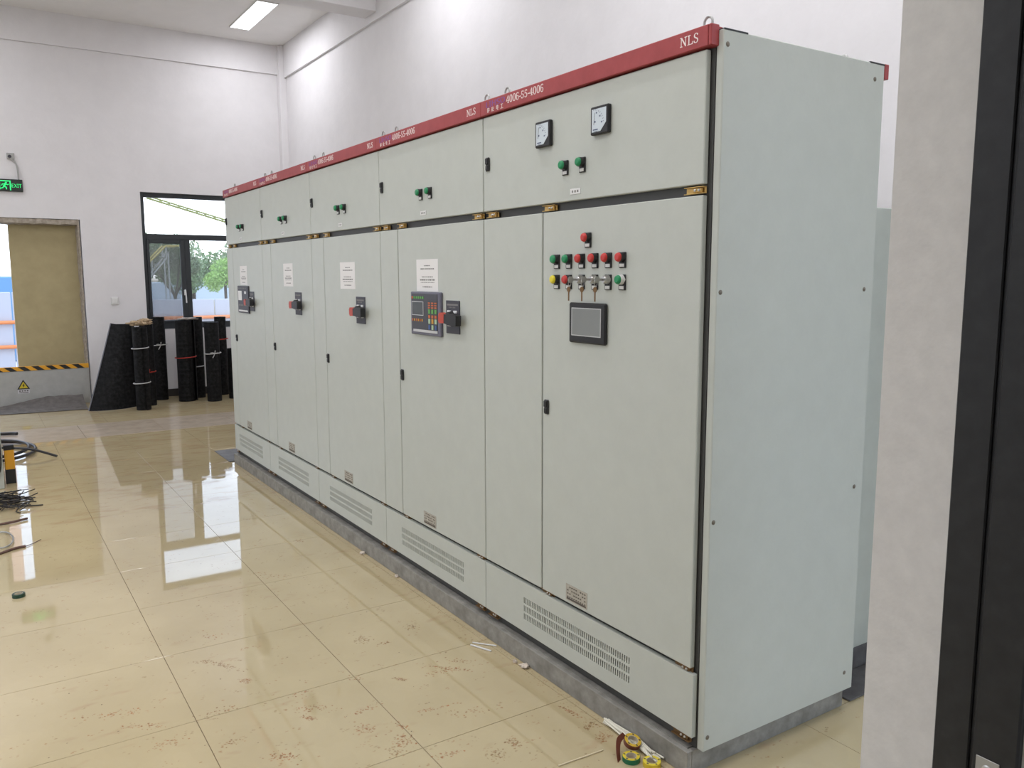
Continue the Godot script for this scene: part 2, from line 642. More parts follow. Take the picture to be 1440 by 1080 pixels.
# ---------------------------------------------------------------- room
func build_room() -> void:
	var t := 0.24
	# far wall, with the window and the doorway
	var wx0 := 0.105
	var wx1 := 1.66
	var wy0 := 0.905
	var wy1 := 2.69
	var dx0 := -3.3
	var dx1 := -0.61
	var dy1 := 2.31
	var st := mb()
	var zo := FAR - t
	span(st, Vector3(LEFT - t, -0.2, zo), Vector3(dx0, CEIL, FAR))
	span(st, Vector3(dx0, dy1, zo), Vector3(-1.67, 2.52, FAR))
	st = mb()
	span(st, Vector3(LEFT - t, -0.2, zo), Vector3(dx0, CEIL + 0.2, FAR))
	span(st, Vector3(dx0, dy1, zo), Vector3(dx1, CEIL + 0.2, FAR))
	span(st, Vector3(dx1, -0.2, zo), Vector3(wx0, CEIL + 0.2, FAR))
	span(st, Vector3(wx0, -0.2, zo), Vector3(wx1, wy0, FAR))
	span(st, Vector3(wx0, wy1, zo), Vector3(wx1, CEIL + 0.2, FAR))
	span(st, Vector3(wx1, -0.2, zo), Vector3(RIGHT + t, CEIL + 0.2, FAR))
	structure(obj("wall_far", st, M.wall), "white painted far wall with the window and the boarded doorway", "wall")
	# right wall
	st = mb()
	span(st, Vector3(RIGHT, -0.2, FAR), Vector3(RIGHT + t, CEIL + 0.2, 1.25))
	structure(obj("wall_right", st, M.wall), "white painted wall behind the cabinet row", "wall")
	# left wall with two windows
	st = mb()
	span(st, Vector3(LEFT - t, -0.2, FAR), Vector3(LEFT, 0.9, NEAR + 0.26))
	span(st, Vector3(LEFT - t, 3.3, FAR), Vector3(LEFT, CEIL + 0.2, NEAR + 0.26))
	var cuts := [[FAR, -8.2], [-5.8, -3.6], [-1.2, NEAR + 0.26]]
	for c in cuts:
		span(st, Vector3(LEFT - t, 0.9, c[0]), Vector3(LEFT, 3.3, c[1]))
	structure(obj("wall_left", st, M.wall), "white painted left wall with windows", "wall")
	# near wall: doorway between x -2.6 and -0.63
	st = mb()
	span(st, Vector3(-0.63, -0.2, NEAR), Vector3(0.0, CEIL + 0.2, 1.25))
	span(st, Vector3(0.0, -0.2, NEAR), Vector3(1.75, 0.1, 1.25))
	span(st, Vector3(0.0, 2.9, NEAR), Vector3(1.75, CEIL + 0.2, 1.25))
	span(st, Vector3(1.75, -0.2, NEAR), Vector3(RIGHT, CEIL + 0.2, 1.25))
	span(st, Vector3(LEFT, -0.2, NEAR), Vector3(-2.6, CEIL + 0.2, 1.25))
	span(st, Vector3(-2.6, 2.5, NEAR), Vector3(-0.63, CEIL + 0.2, 1.25))
	structure(obj("wall_near", st, M.jamb), "off-white plastered doorway jamb with scuffs and stains", "wall")
	# window of the near wall, right of the doorway
	var nw := base("window_4", Vector3(0, 0, 1.12))
	structure(nw, "black framed window in the near wall beside the doorway", "window")
	st = mb()
	for q in [[0.0, 0.06, 0.1, 2.9], [1.69, 1.75, 0.1, 2.9], [0.84, 0.91, 0.16, 2.84]]:
		span(st, Vector3(q[0], q[2], -0.035), Vector3(q[1], q[3], 0.035), 0.003)
	span(st, Vector3(0.06, 0.1, -0.035), Vector3(1.69, 0.16, 0.035), 0.003)
	span(st, Vector3(0.06, 2.84, -0.035), Vector3(1.69, 2.9, 0.035), 0.003)
	obj("window_frame", st, M.window_frame, nw)
	for q in [[0.06, 0.84], [0.91, 1.69]]:
		st = mb()
		span(st, Vector3(q[0], 0.16, -0.003), Vector3(q[1], 2.84, 0.003))
		obj("pane", st, M.glass, nw)
	# the veranda that the camera stands in: a parapet and a lintel with open air between
	st = mb()
	span(st, Vector3(LEFT - t, -0.2, 5.0), Vector3(-0.9, CEIL + 0.2, 5.0 + t))
	span(st, Vector3(-0.9, -0.2, 5.0), Vector3(RIGHT, 0.25, 5.0 + t))
	span(st, Vector3(-0.9, 3.9, 5.0), Vector3(RIGHT, CEIL + 0.2, 5.0 + t))
	structure(obj("wall_back", st, M.wall), "white parapet and lintel of the veranda outside the doorway", "wall")
	st = mb()
	span(st, Vector3(LEFT - t, -0.2, 1.25), Vector3(LEFT, CEIL + 0.2, 5.0))
	structure(obj("wall_side", st, M.wall), "white side wall of the veranda outside the doorway", "wall")
	st = mb()
	span(st, Vector3(LEFT - t, CEIL, FAR - t), Vector3(RIGHT + t, CEIL + 0.2, 5.0 + t))
	structure(obj("ceiling", st, M.ceiling), "white painted flat ceiling", "ceiling")
	# edge beams above the walls, a beam across and the corner column
	st = mb()
	span(st, Vector3(LEFT, 4.37, FAR), Vector3(1.96, CEIL, FAR + 0.03))
	structure(obj("trim_1", st, M.wall), "white edge beam along the top of the far wall", "beam")
	st = mb()
	span(st, Vector3(RIGHT - 0.03, 4.32, FAR + 0.11), Vector3(RIGHT, CEIL, NEAR))
	structure(obj("trim_2", st, M.wall), "white edge beam along the top of the right wall", "beam")
	st = mb()
	span(st, Vector3(LEFT, 4.4, -7.08), Vector3(RIGHT - 0.03, CEIL, -6.78), 0.004)
	structure(obj("trim_3", st, M.wall), "white beam crossing the ceiling", "beam")
	st = mb()
	span(st, Vector3(1.955, 0, FAR), Vector3(RIGHT, CEIL, FAR + 0.11), 0.003)
	structure(obj("trim_4", st, M.wall), "slim white column in the far corner", "column")
	# skirting of the far wall
	st = mb()
	span(st, Vector3(dx1, 0, FAR), Vector3(1.955, 0.1, FAR + 0.012), 0.002)
	structure(obj("baseboard_far", st, mat(rgb(58, 54, 52), 0.4)), "dark brown skirting along the far wall", "baseboard")
	# window in the far wall
	var w := base("window_1", Vector3(0, 0, FAR - 0.1))
	structure(w, "black framed window with a top light and a screened side sash", "window")
	st = mb()
	var fr := 0.05
	var d := 0.035
	span(st, Vector3(wx0, wy0, -d), Vector3(wx0 + fr, wy1, d), 0.004)
	span(st, Vector3(wx1 - fr, wy0, -d), Vector3(wx1, wy1, d), 0.004)
	span(st, Vector3(wx0 + fr, wy1 - fr - 0.01, -d), Vector3(wx1 - fr, wy1, d), 0.004)
	span(st, Vector3(wx0 + fr, wy0, -d), Vector3(wx1 - fr, wy0 + 0.085, d), 0.004)
	span(st, Vector3(wx0 + fr, 2.085, -d), Vector3(wx1 - fr, 2.16, d), 0.004)
	span(st, Vector3(0.63, wy0 + 0.085, -d), Vector3(0.7, 2.085, d), 0.004)
	obj("window_frame", st, M.window_frame, w)
	st = mb()
	for q in [[wx0 + fr, wx0 + fr + 0.035, wy0 + 0.085, 2.085], [0.575, 0.63, wy0 + 0.085, 2.085]]:
		span(st, Vector3(q[0], q[2], -0.02), Vector3(q[1], q[3], 0.05), 0.005)
	span(st, Vector3(wx0 + fr + 0.035, 2.035, -0.02), Vector3(0.575, 2.085, 0.05), 0.005)
	span(st, Vector3(wx0 + fr + 0.035, wy0 + 0.085, -0.02), Vector3(0.575, wy0 + 0.115, 0.05), 0.005)
	var sash := obj("sash", st, M.window_frame, w)
	st = mb()
	span(st, Vector3(0.592, 1.35, 0.05), Vector3(0.612, 1.42, 0.062), 0.003)
	tube(st, curve([Vector3(0.602, 1.4, 0.06), Vector3(0.602, 1.42, 0.09), Vector3(0.606, 1.36, 0.1), Vector3(0.61, 1.25, 0.095)]), 0.009, 8)
	obj("handle", st, M.white, sash)
	for q in [[wx0 + fr, wx1 - fr, 2.16, wy1 - fr - 0.01], [wx0 + fr + 0.035, 0.575, wy0 + 0.115, 2.035], [0.7, wx1 - fr, wy0 + 0.085, 2.085]]:
		st = mb()
		span(st, Vector3(q[0], q[2], -0.004), Vector3(q[1], q[3], 0.002))
		obj("pane", st, M.glass, w)
	st = mb()
	span(st, Vector3(wx0 + fr + 0.035, wy0 + 0.115, -0.032), Vector3(0.575, 2.035, -0.031))
	obj("insect_screen", st, M.mesh, w)
	st = mb()
	span(st, Vector3(wx0, wy0 - 0.004, 0.036), Vector3(wx1, wy0, 0.1))
	obj("window_sill", st, M.wall, w)
	# windows of the left wall
	for k in 2:
		var zc: float = [-7.0, -2.4][k]
		var v := base("window_%d" % (k + 2), Vector3(LEFT - 0.12, 0, zc))
		structure(v, ["black framed window in the left wall near the far corner", "black framed window in the left wall near the doorway"][k], "window")
		st = mb()
		for q in [[-1.2, -1.14, 0.9, 3.3], [1.14, 1.2, 0.9, 3.3], [-0.04, 0.04, 0.96, 3.24]]:
			span(st, Vector3(-0.035, q[2], q[0]), Vector3(0.035, q[3], q[1]), 0.003)
		span(st, Vector3(-0.035, 0.9, -1.14), Vector3(0.035, 0.96, 1.14), 0.003)
		span(st, Vector3(-0.035, 3.24, -1.14), Vector3(0.035, 3.3, 1.14), 0.003)
		obj("window_frame", st, M.window_frame, v)
		for q in [[-1.14, -0.04], [0.04, 1.14]]:
			st = mb()
			span(st, Vector3(-0.003, 0.96, q[0]), Vector3(0.003, 3.24, q[1]))
			obj("pane", st, M.glass, v)
	# far doorway: rough reveal, frame post
	var dr := base("door_1", Vector3(0, 0, FAR))
	structure(dr, "unfinished doorway with rough plaster edges in the far wall", "doorway")
	st = mb()
	var g := [[], []]
	var nz := FastNoiseLite.new()
	nz.seed = 4
	nz.frequency = 9.0
	for r in 2:
		for i in 40:
			var y := dy1 * i / 39.0
			g[r].append(Vector3(dx1 - 0.012 - 0.012 * nz.get_noise_2d(y, r * 3.0) - (0.01 if r == 0 else 0.022), y, -0.001 if r == 0 else -0.13))
	sheet(st, g, 0.02)
	obj("reveal_side", st, M.plaster, dr)
	st = mb()
	g = [[], []]
	for r in 2:
		for i in 40:
			var x := lerpf(dx0, dx1 - 0.03, i / 39.0)
			g[r].append(Vector3(x, dy1 - 0.034 - 0.014 * nz.get_noise_2d(x, 8.0 + r * 3.0) - (0.0 if r == 0 else 0.012), -0.001 if r == 0 else -0.13))
	sheet(st, g, 0.06)
	obj("reveal_top", st, M.plaster, dr)
	st = mb()
	span(st, Vector3(-1.7, 0, -0.2), Vector3(-1.625, dy1 - 0.03, -0.13), 0.004)
	obj("post", st, M.window_frame, dr)
	st = mb()
	span(st, Vector3(-1.387, 0.02, -0.19), Vector3(-0.638, 2.3, -0.15), 0.003)
	var bd := obj("door_board", st, M.board, null)
	bd.position.z = FAR
	tag(bd, "tall beige brown board closing the far doorway", "board")
	# black door frame by the camera
	var df := base("door_2", Vector3(-0.63, 0, 0))
	structure(df, "black metal door frame in the doorway beside the camera", "door frame")
	st = mb()
	span(st, Vector3(-0.006, 0, 1.113), Vector3(0.02, 2.5, 1.166), 0.002)
	span(st, Vector3(-0.001, 0, 1.166), Vector3(0.02, 2.5, 1.174))
	span(st, Vector3(-0.012, 0, 1.174), Vector3(0.02, 2.5, 1.237), 0.003)
	obj("door_frame", st, mottled(rgb(20, 21, 23), 0.15, 3.0, 14, 0.55), df)
	st = mb()
	span(st, Vector3(-0.0135, 0.74, 1.181), Vector3(-0.012, 0.893, 1.214), 0.0005)
	var sp := obj("strike_plate", st, M.zinc, df)
	st = mb()
	lathe(st, [Vector2(0.0, 0.002), Vector2(0.006, 0.001), Vector2(0.008, 0.0)], 16, Transform3D(Basis(Vector3(0, 0, 1), PI / 2), Vector3(-0.0135, 0.876, 1.198)))
	obj("screw", st, M.steel, sp)

# ---------------------------------------------------------------- lamps
func ceiling_lamp(x: float, z: float, label: String) -> void:
	var r := base("ceiling_lamp", Vector3(x, CEIL, z))
	tag(r, label, "lamp", "")
	var st := mb()
	for s in [-1, 1]:
		span(st, Vector3(s * 0.118, -0.014, -0.61), Vector3(s * 0.13, 0, 0.61), 0.002)
		span(st, Vector3(-0.118, -0.014, s * 0.598), Vector3(0.118, 0, s * 0.61), 0.002)
	obj("lamp_frame", st, M.white, r)
	st = mb()
	span(st, Vector3(-0.118, -0.01, -0.598), Vector3(0.118, -0.002, 0.598))
	var em := mat(rgb(250, 250, 250), 0.5)
	em.emission_enabled = true
	em.emission = rgb(246, 250, 255)
	em.emission_energy_multiplier = 2.2
	obj("lamp_panel", st, em, r)
	var l := AreaLight3D.new()
	l.name = "lamp_light"
	l.area_size = Vector2(0.236, 1.19)
	l.light_energy = LAMP
	l.light_color = rgb(250, 250, 255)
	l.area_range = 30.0
	l.shadow_enabled = true
	r.add_child(l)
	l.position = Vector3(0, -0.02, 0)
	l.rotation = Vector3(-PI / 2, 0, 0)

# ---------------------------------------------------------------- cabinets
var shape := {}

func make_shapes() -> void:
	var st := mb()
	lathe(st, [Vector2(0.0, 0.026), Vector2(0.009, 0.026), Vector2(0.0135, 0.0235), Vector2(0.0155, 0.019), Vector2(0.0155, 0.010)], 20)
	shape.cap = st.commit()
	st = mb()
	lathe(st, [Vector2(0.0142, 0.018), Vector2(0.0165, 0.016), Vector2(0.017, 0.0)], 20)
	shape.bezel = st.commit()
	st = mb()
	cbox(st, Vector3(0, -0.009, 0.003), Vector3(0.033, 0.052, 0.006), 0.0015)
	shape.button_plate = st.commit()
	st = mb()
	cbox(st, Vector3(0, -0.0265, 0.0065), Vector3(0.023, 0.011, 0.002), 0.0005)
	shape.tag_plate = st.commit()
	# key with a ring and a second key hanging from it
	st = mb()
	lathe(st, [Vector2(0.0, 0.022), Vector2(0.011, 0.022), Vector2(0.013, 0.018), Vector2(0.0165, 0.0)], 20)
	shape.key_barrel = st.commit()
	st = mb()
	cbox(st, Vector3(0, 0, 0.032), Vector3(0.002, 0.008, 0.022), 0.0004)
	prism(st, PackedVector2Array([Vector2(-0.011, -0.004), Vector2(-0.006, -0.011), Vector2(0.006, -0.011), Vector2(0.011, -0.004), Vector2(0.011, 0.004), Vector2(0.006, 0.011), Vector2(-0.006, 0.011), Vector2(-0.011, 0.004)]), -0.001, 0.001, Transform3D(Basis(Vector3.UP, PI / 2), Vector3(0, 0, 0.052)))
	shape.key = st.commit()
	st = mb()
	tube(st, circle_pts(Vector3(0, -0.012, 0.056), 0.012, Vector3(0, 1, 0), Vector3(0.5, 0, 0.86), 16), 0.0009, 5, true)
	shape.key_ring = st.commit()
	st = mb()
	lathe(st, [Vector2(0.0, -0.0011), Vector2(0.0095, -0.0011), Vector2(0.0095, 0.0011), Vector2(0.0, 0.0011)], 14, Transform3D(Basis(Vector3.RIGHT, PI / 2), Vector3(0, -0.034, 0.06)))
	cbox(st, Vector3(0, -0.058, 0.06), Vector3(0.0065, 0.032, 0.002), 0.0004)
	shape.spare_key = st.commit()
	# swing latch
	st = mb()
	cbox(st, Vector3(0, 0, 0.004), Vector3(0.026, 0.056, 0.008), 0.003)
	shape.latch = st.commit()
	st = mb()
	cbox(st, Vector3(0, 0.012, 0.010), Vector3(0.018, 0.024, 0.006), 0.002)
	cbox(st, Vector3(0, -0.014, 0.009), Vector3(0.018, 0.018, 0.004), 0.0015)
	shape.latch_grip = st.commit()
	# hinge bracket: channel with a screw
	st = mb()
	cbox(st, Vector3(0, 0.0095, 0), Vector3(0.08, 0.002, 0.014))
	cbox(st, Vector3(0, -0.0095, 0), Vector3(0.08, 0.002, 0.014))
	cbox(st, Vector3(0, 0, -0.006), Vector3(0.08, 0.018, 0.002))
	cbox(st, Vector3(0.012, 0, 0.0), Vector3(0.036, 0.014, 0.008), 0.002)
	shape.hinge = st.commit()
	st = mb()
	lathe(st, [Vector2(0.0, 0.009), Vector2(0.003, 0.0085), Vector2(0.0045, 0.006), Vector2(0.0045, 0.0)], 12, Transform3D(Basis(Vector3.RIGHT, PI / 2), Vector3(0.004, 0, 0)))
	lathe(st, [Vector2(0.0, 0.009), Vector2(0.003, 0.0085), Vector2(0.0045, 0.006), Vector2(0.0045, 0.0)], 12, Transform3D(Basis(Vector3.RIGHT, PI / 2), Vector3(0.02, 0, 0)))
	shape.hinge_screw = st.commit()
	# lifting eye
	st = mb()
	tube(st, circle_pts(Vector3(0, 0.054, 0), 0.0165, Vector3.RIGHT, Vector3.UP, 20), 0.004, 8, true)
	lathe(st, [Vector2(0.0, 0.042), Vector2(0.007, 0.04), Vector2(0.012, 0.03), Vector2(0.013, 0.006), Vector2(0.018, 0.004), Vector2(0.018, 0.0)], 16)
	shape.eye = st.commit()
	# screw of a side panel
	st = mb()
	lathe(st, [Vector2(0.0, 0.0035), Vector2(0.004, 0.003), Vector2(0.0055, 0.0015), Vector2(0.0075, 0.001), Vector2(0.0075, 0.0)], 16, Transform3D(Basis(Vector3.RIGHT, PI / 2), Vector3.ZERO))
	shape.screw = st.commit()

func button(cab: Node3D, x: float, y: float, kind: String) -> void:
	var called: String = {"red": "indicator_lamp", "green": "indicator_lamp", "yellow": "indicator_lamp", "push": "push_button", "key": "key_switch"}[kind]
	var g := group_part(called, cab, at(x, y, 0))
	g.set_meta("label", {"red": "red domed indicator", "green": "green domed indicator", "yellow": "yellow domed indicator", "push": "green push button with white ring", "key": "silver key switch with keys"}[kind])
	var turned := Transform3D(Basis(Vector3.RIGHT, PI / 2), Vector3(0, 0, 0.004))
	shared("plate", shape.button_plate, M.black, g, Transform3D())
	shared("tag", shape.tag_plate, M.white, g, Transform3D())
	if kind == "key":
		shared("barrel", shape.key_barrel, M.steel, g, turned)
		shared("key", shape.key, M.steel, g, Transform3D())
		shared("key_ring", shape.key_ring, M.steel, g, Transform3D())
		shared("spare_key", shape.spare_key, M.rust, g, Transform3D())
	else:
		shared("bezel", shape.bezel, M.white if kind == "push" else M.black, g, turned)
		shared("cap", shape.cap, {"red": M.redcap, "green": M.green, "yellow": M.yellowcap, "push": M.green}[kind], g, turned)

func latch(door: Node3D, x: float, y: float) -> void:
	var g := shared("latch", shape.latch, M.black, door, at(x, y, 0))
	shared("latch_grip", shape.latch_grip, M.black, door, at(x, y, 0))

func hinge(cab: Node3D, x: float, y: float, rusty := false) -> void:
	var h := shared("hinge", shape.hinge, M.rust if rusty else M.brass, cab, at(x, y, -0.008))
	shared("hinge_screw", shape.hinge_screw, M.steel, h, Transform3D())

func meter(cab: Node3D, x: float, y: float) -> void:
	var g := group_part("panel_meter", cab, at(x, y, 0))
	var s := 0.093
	var st := mb()
	cbox(st, Vector3(0, 0, 0.008), Vector3(s, s, 0.016), 0.003)
	obj("case", st, M.black, g)
	st = mb()
	var k := s / 2 - 0.009
	prism(st, PackedVector2Array([Vector2(-k, -k), Vector2(0.008, -k), Vector2(k, -0.01), Vector2(k, k), Vector2(-k, k)]), 0.0155, 0.0168)
	obj("dial", st, M.dial, g)
	st = mb()
	var c := Vector2(-0.026, -0.014)
	for i in 9:
		var a := deg_to_rad(8 + i * 10.5)
		var e := Vector2(cos(a), sin(a))
		var xf := Transform3D(Basis(Vector3(0, 0, 1), a), Vector3(c.x + e.x * 0.05, c.y + e.y * 0.05, 0.0169))
		cbox(st, Vector3.ZERO, Vector3(0.006, 0.0012, 0.0006), 0.0, xf)
		if i % 3 == 0:
			cbox(st, Vector3.ZERO, Vector3(0.006, 0.005, 0.0006), 0.0, Transform3D(Basis(), Vector3(c.x + e.x * 0.041, c.y + e.y * 0.041, 0.0169)))
	cbox(st, Vector3(-0.018, -0.03, 0.0169), Vector3(0.026, 0.004, 0.0006))
	cbox(st, Vector3(-0.018, -0.036, 0.0169), Vector3(0.02, 0.0012, 0.0006))
	cbox(st, Vector3(-0.02, -0.004, 0.0169), Vector3(0.006, 0.006, 0.0006))
	obj("scale", st, mat(rgb(86, 96, 122), 0.6), g).set_meta("kind", "stuff")
	st = mb()
	tube(st, [Vector3(c.x, c.y, 0.0174), Vector3(c.x + 0.004, c.y + 0.04, 0.0174)], 0.0006, 5)
	obj("needle", st, M.black, g)

func rotary(cab: Node3D, x: float, y: float, swing: float) -> void:
	var g := group_part("rotary_switch", cab, at(x, y, 0))
	var st := mb()
	cbox(st, Vector3(0, 0, 0.002), Vector3(0.125, 0.15, 0.004), 0.001)
	obj("plate", st, M.dark_grey, g)
	st = mb()
	cbox(st, Vector3(0, 0.056, 0.0045), Vector3(0.1, 0.008, 0.001))
	for i in 5:
		cbox(st, Vector3(-0.03 + i * 0.013, 0.044, 0.0045), Vector3(0.007, 0.006, 0.001))
	obj("print", st, M.pale_ink, g).set_meta("kind", "stuff")
	for q in [[-1, 1], [1, 1], [-1, -1], [1, -1]]:
		st = mb()
		cbox(st, Vector3(q[0] * 0.028, q[1] * 0.03 - 0.006, 0.0065), Vector3(0.03, 0.012, 0.006), 0.001)
		obj("position_mark", st, M.white, g)
	st = mb()
	lathe(st, [Vector2(0.0, 0.034), Vector2(0.022, 0.034), Vector2(0.03, 0.028), Vector2(0.034, 0.0)], 24, Transform3D(Basis(Vector3.RIGHT, PI / 2), Vector3(0, -0.006, 0.004)))
	var xf := Transform3D(Basis(Vector3(0, 0, 1), swing), Vector3(0.042, -0.008, -0.01))
	prism(st, PackedVector2Array([Vector2(0.07, -0.022), Vector2(0.07, 0.022), Vector2(0.045, 0.028), Vector2(-0.04, 0.02), Vector2(-0.04, -0.02), Vector2(0.045, -0.028)]), 0.034, 0.062, xf)
	prism(st, PackedVector2Array([Vector2(0.02, -0.018), Vector2(0.02, 0.018), Vector2(-0.05, 0.018), Vector2(-0.05, -0.018)]), 0.026, 0.036, xf)
	obj("handle", st, M.black, g)
	st = mb()
	prism(st, PackedVector2Array([Vector2(-0.04, -0.0205), Vector2(-0.04, 0.0205), Vector2(-0.082, 0.024), Vector2(-0.092, 0.012), Vector2(-0.092, -0.012), Vector2(-0.082, -0.024)]), 0.0335, 0.0625, xf)
	obj("handle_tip", st, M.orange, g)

func notice(cab: Node3D, x: float, y: float, w: float, h: float, sd: int) -> void:
	var g := group_part("paper_notice", cab, at(x, y, 0.0005))
	var st := mb()
	span(st, Vector3(-w / 2, -h / 2, 0), Vector3(w / 2, h / 2, 0.0006))
	obj("sheet", st, M.paper, g)
	var r := RandomNumberGenerator.new()
	r.seed = sd
	st = mb()
	var rows := [[0.30, 0.28, 0.02], [0.20, 0.62, 0.026], [-0.05, 0.5, 0.02], [-0.14, 0.66, 0.03], [-0.22, 0.6, 0.014], [-0.36, 0.42, 0.024]]
	for q in rows:
		var x0: float = -q[1] * w / 2
		while x0 < q[1] * w / 2:
			var l := r.randf_range(0.004, 0.012)
			span(st, Vector3(x0, h * (q[0] - q[2] * 0.8), 0.0006), Vector3(x0 + l, h * (q[0] + q[2] * 0.8), 0.0008))
			x0 += l + r.randf_range(0.002, 0.005)
	obj("print", st, M.pale_ink, g).set_meta("kind", "stuff")

func display_panel(cab: Node3D, x: float, y: float) -> void:
	# controller with LED rows and a small screen
	var g := group_part("controller_panel", cab, at(x, y, 0))
	var w := 0.305
	var h := 0.207
	var st := mb()
	cbox(st, Vector3(0, 0, 0.008), Vector3(w, h, 0.016), 0.004)
	obj("case", st, mat(rgb(104, 104, 118), 0.5), g)
	st = mb()
	cbox(st, Vector3(-0.004, 0.004, 0.0165), Vector3(w - 0.04, h - 0.026, 0.003), 0.001)
	obj("face_plate", st, mat(rgb(64, 64, 70), 0.4), g)
	st = mb()
	cbox(st, Vector3(-0.072, 0.024, 0.0185), Vector3(0.116, 0.062, 0.002), 0.0005)
	obj("screen", st, mat(rgb(78, 84, 86), 0.15), g)
	st = mb()
	for s in [-1, 1]:
		cbox(st, Vector3(-0.072 + s * 0.059, 0.024, 0.019), Vector3(0.003, 0.065, 0.002))
		cbox(st, Vector3(-0.072, 0.024 + s * 0.032, 0.019), Vector3(0.12, 0.003, 0.002))
	cbox(st, Vector3(0.004, -0.083, 0.0185), Vector3(0.25, 0.012, 0.002))
	obj("screen_border", st, M.frame_line, g)
	var cols := {"green": mat(rgb(96, 164, 80), 0.5), "amber": mat(rgb(206, 154, 60), 0.5), "orange": mat(rgb(196, 104, 56), 0.5), "pale": mat(rgb(170, 196, 160), 0.5), "blue": mat(rgb(64, 90, 140), 0.5)}
	var led := func(n: String, px: float, py: float, sx: float, sy: float, k: String) -> void:
		var s := mb()
		cbox(s, Vector3(px, py, 0.0188), Vector3(sx, sy, 0.0022), 0.0005)
		obj(n, s, cols[k], g)
	for i in 6:
		led.call("status_led", -0.128 + i * 0.0225, 0.076, 0.014, 0.011, "green" if i > 0 else "orange")
		led.call("status_led", -0.126 + i * 0.02, -0.032, 0.009, 0.012, "amber" if i % 2 else "orange")
	for c in 3:
		for r in 3:
			led.call("status_led", 0.048 + c * 0.032, 0.052 - r * 0.011, 0.02, 0.006, "orange")
		led.call("key_pad", 0.048 + c * 0.032, 0.012, 0.018, 0.02, "green")
		led.call("key_pad", 0.048 + c * 0.032, -0.012, 0.018, 0.014, "orange")
		led.call("key_pad", 0.048 + c * 0.032, -0.034, 0.018, 0.022, "pale" if c != 1 else "amber")
		led.call("key_pad", 0.048 + c * 0.032, -0.062, 0.018, 0.022, "blue" if c != 1 else "pale")

func small_panel(cab: Node3D, x: float, y: float) -> void:
	var g := group_part("controller_panel", cab, at(x, y, 0))
	var st := mb()
	cbox(st, Vector3(0, 0, 0.006), Vector3(0.3, 0.215, 0.012), 0.003)
	obj("case", st, M.dark_grey, g)
	st = mb()
	cbox(st, Vector3(-0.08, 0.03, 0.0125), Vector3(0.1, 0.075, 0.002), 0.0005)
	cbox(st, Vector3(0.07, 0.055, 0.0125), Vector3(0.05, 0.02, 0.002), 0.0005)
	cbox(st, Vector3(0, -0.09, 0.0125), Vector3(0.25, 0.012, 0.002), 0.0005)
	obj("readout", st, M.white, g)
	st = mb()
	for i in 5:
		cbox(st, Vector3(-0.1 + i * 0.045, 0.088, 0.0125), Vector3(0.028, 0.008, 0.002))
		cbox(st, Vector3(-0.1 + i * 0.045, -0.045, 0.0125), Vector3(0.024, 0.014, 0.002))
	obj("print", st, M.pale_ink, g).set_meta("kind", "stuff")

func glyph(st: SurfaceTool, strokes: Array, x: float, y: float, s: float) -> void:
	for q in strokes:
		span(st, Vector3(x + q[0] * s, y + q[1] * s, 0), Vector3(x + q[2] * s, y + q[3] * s, 0.0012))

func header(cab: Node3D, w: float, name_right: bool) -> void:
	var st := mb()
	span(st, Vector3(-w / 2 + 0.001, 2.243, -0.05), Vector3(w / 2 - 0.001, 2.302, 0.012), 0.002)
	var hs := obj("header_strip", st, M.red, cab)
	var x0 := -w / 2 + 0.042
	words("LIHSO", 0.022, M.violet_print, hs, at(x0, 2.281, 0.0122), "lettering", false, 1.75, true)
	words("4006-55-4006", 0.028, M.white_print, hs, at(x0 + 0.155, 2.276, 0.0122), "lettering", true, 1.05, true)
	if name_right:
		words("NLS", 0.027, M.white_print, hs, at(w / 2 - 0.075, 2.273, 0.0122), "lettering", true, 1.05)
	st = mb()
	var t := 0.11
	var chars := [
		[[0.1, 0.8, 0.9, 0.9], [0.1, 0.0, 0.2, 0.9], [0.8, 0.5, 0.9, 0.9], [0.1, 0.5, 0.9, 0.6], [0.2, 0.28, 0.95, 0.38], [0.55, 0.0, 0.66, 0.5], [0.2, 0.0, 0.5, 0.1]],
		[[0.0, 0.7, 0.4, 0.8], [0.05, 0.0, 0.14, 0.6], [0.34, 0.0, 0.43, 0.6], [0.05, 0.5, 0.43, 0.6], [0.05, 0.25, 0.43, 0.34], [0.55, 0.5, 0.64, 0.95], [0.55, 0.5, 0.98, 0.6], [0.55, 0.0, 0.64, 0.42], [0.55, 0.0, 0.98, 0.1]],
		[[0.1, 0.25, 0.2, 0.85], [0.8, 0.25, 0.9, 0.85], [0.1, 0.76, 0.9, 0.86], [0.1, 0.5, 0.9, 0.59], [0.1, 0.25, 0.9, 0.34], [0.45, 0.05, 0.55, 1.0], [0.45, 0.0, 0.98, 0.1]],
		[[0.1, 0.82, 0.9, 0.92], [0.44, 0.1, 0.56, 0.85], [0.0, 0.0, 1.0, 0.1]],
	]
	for i in 4:
		glyph(st, chars[i], x0 + 0.012 + i * 0.034, 2.250, 0.019)
	var ch := obj("lettering", st, M.white_print, hs)
	ch.position.z = 0.012

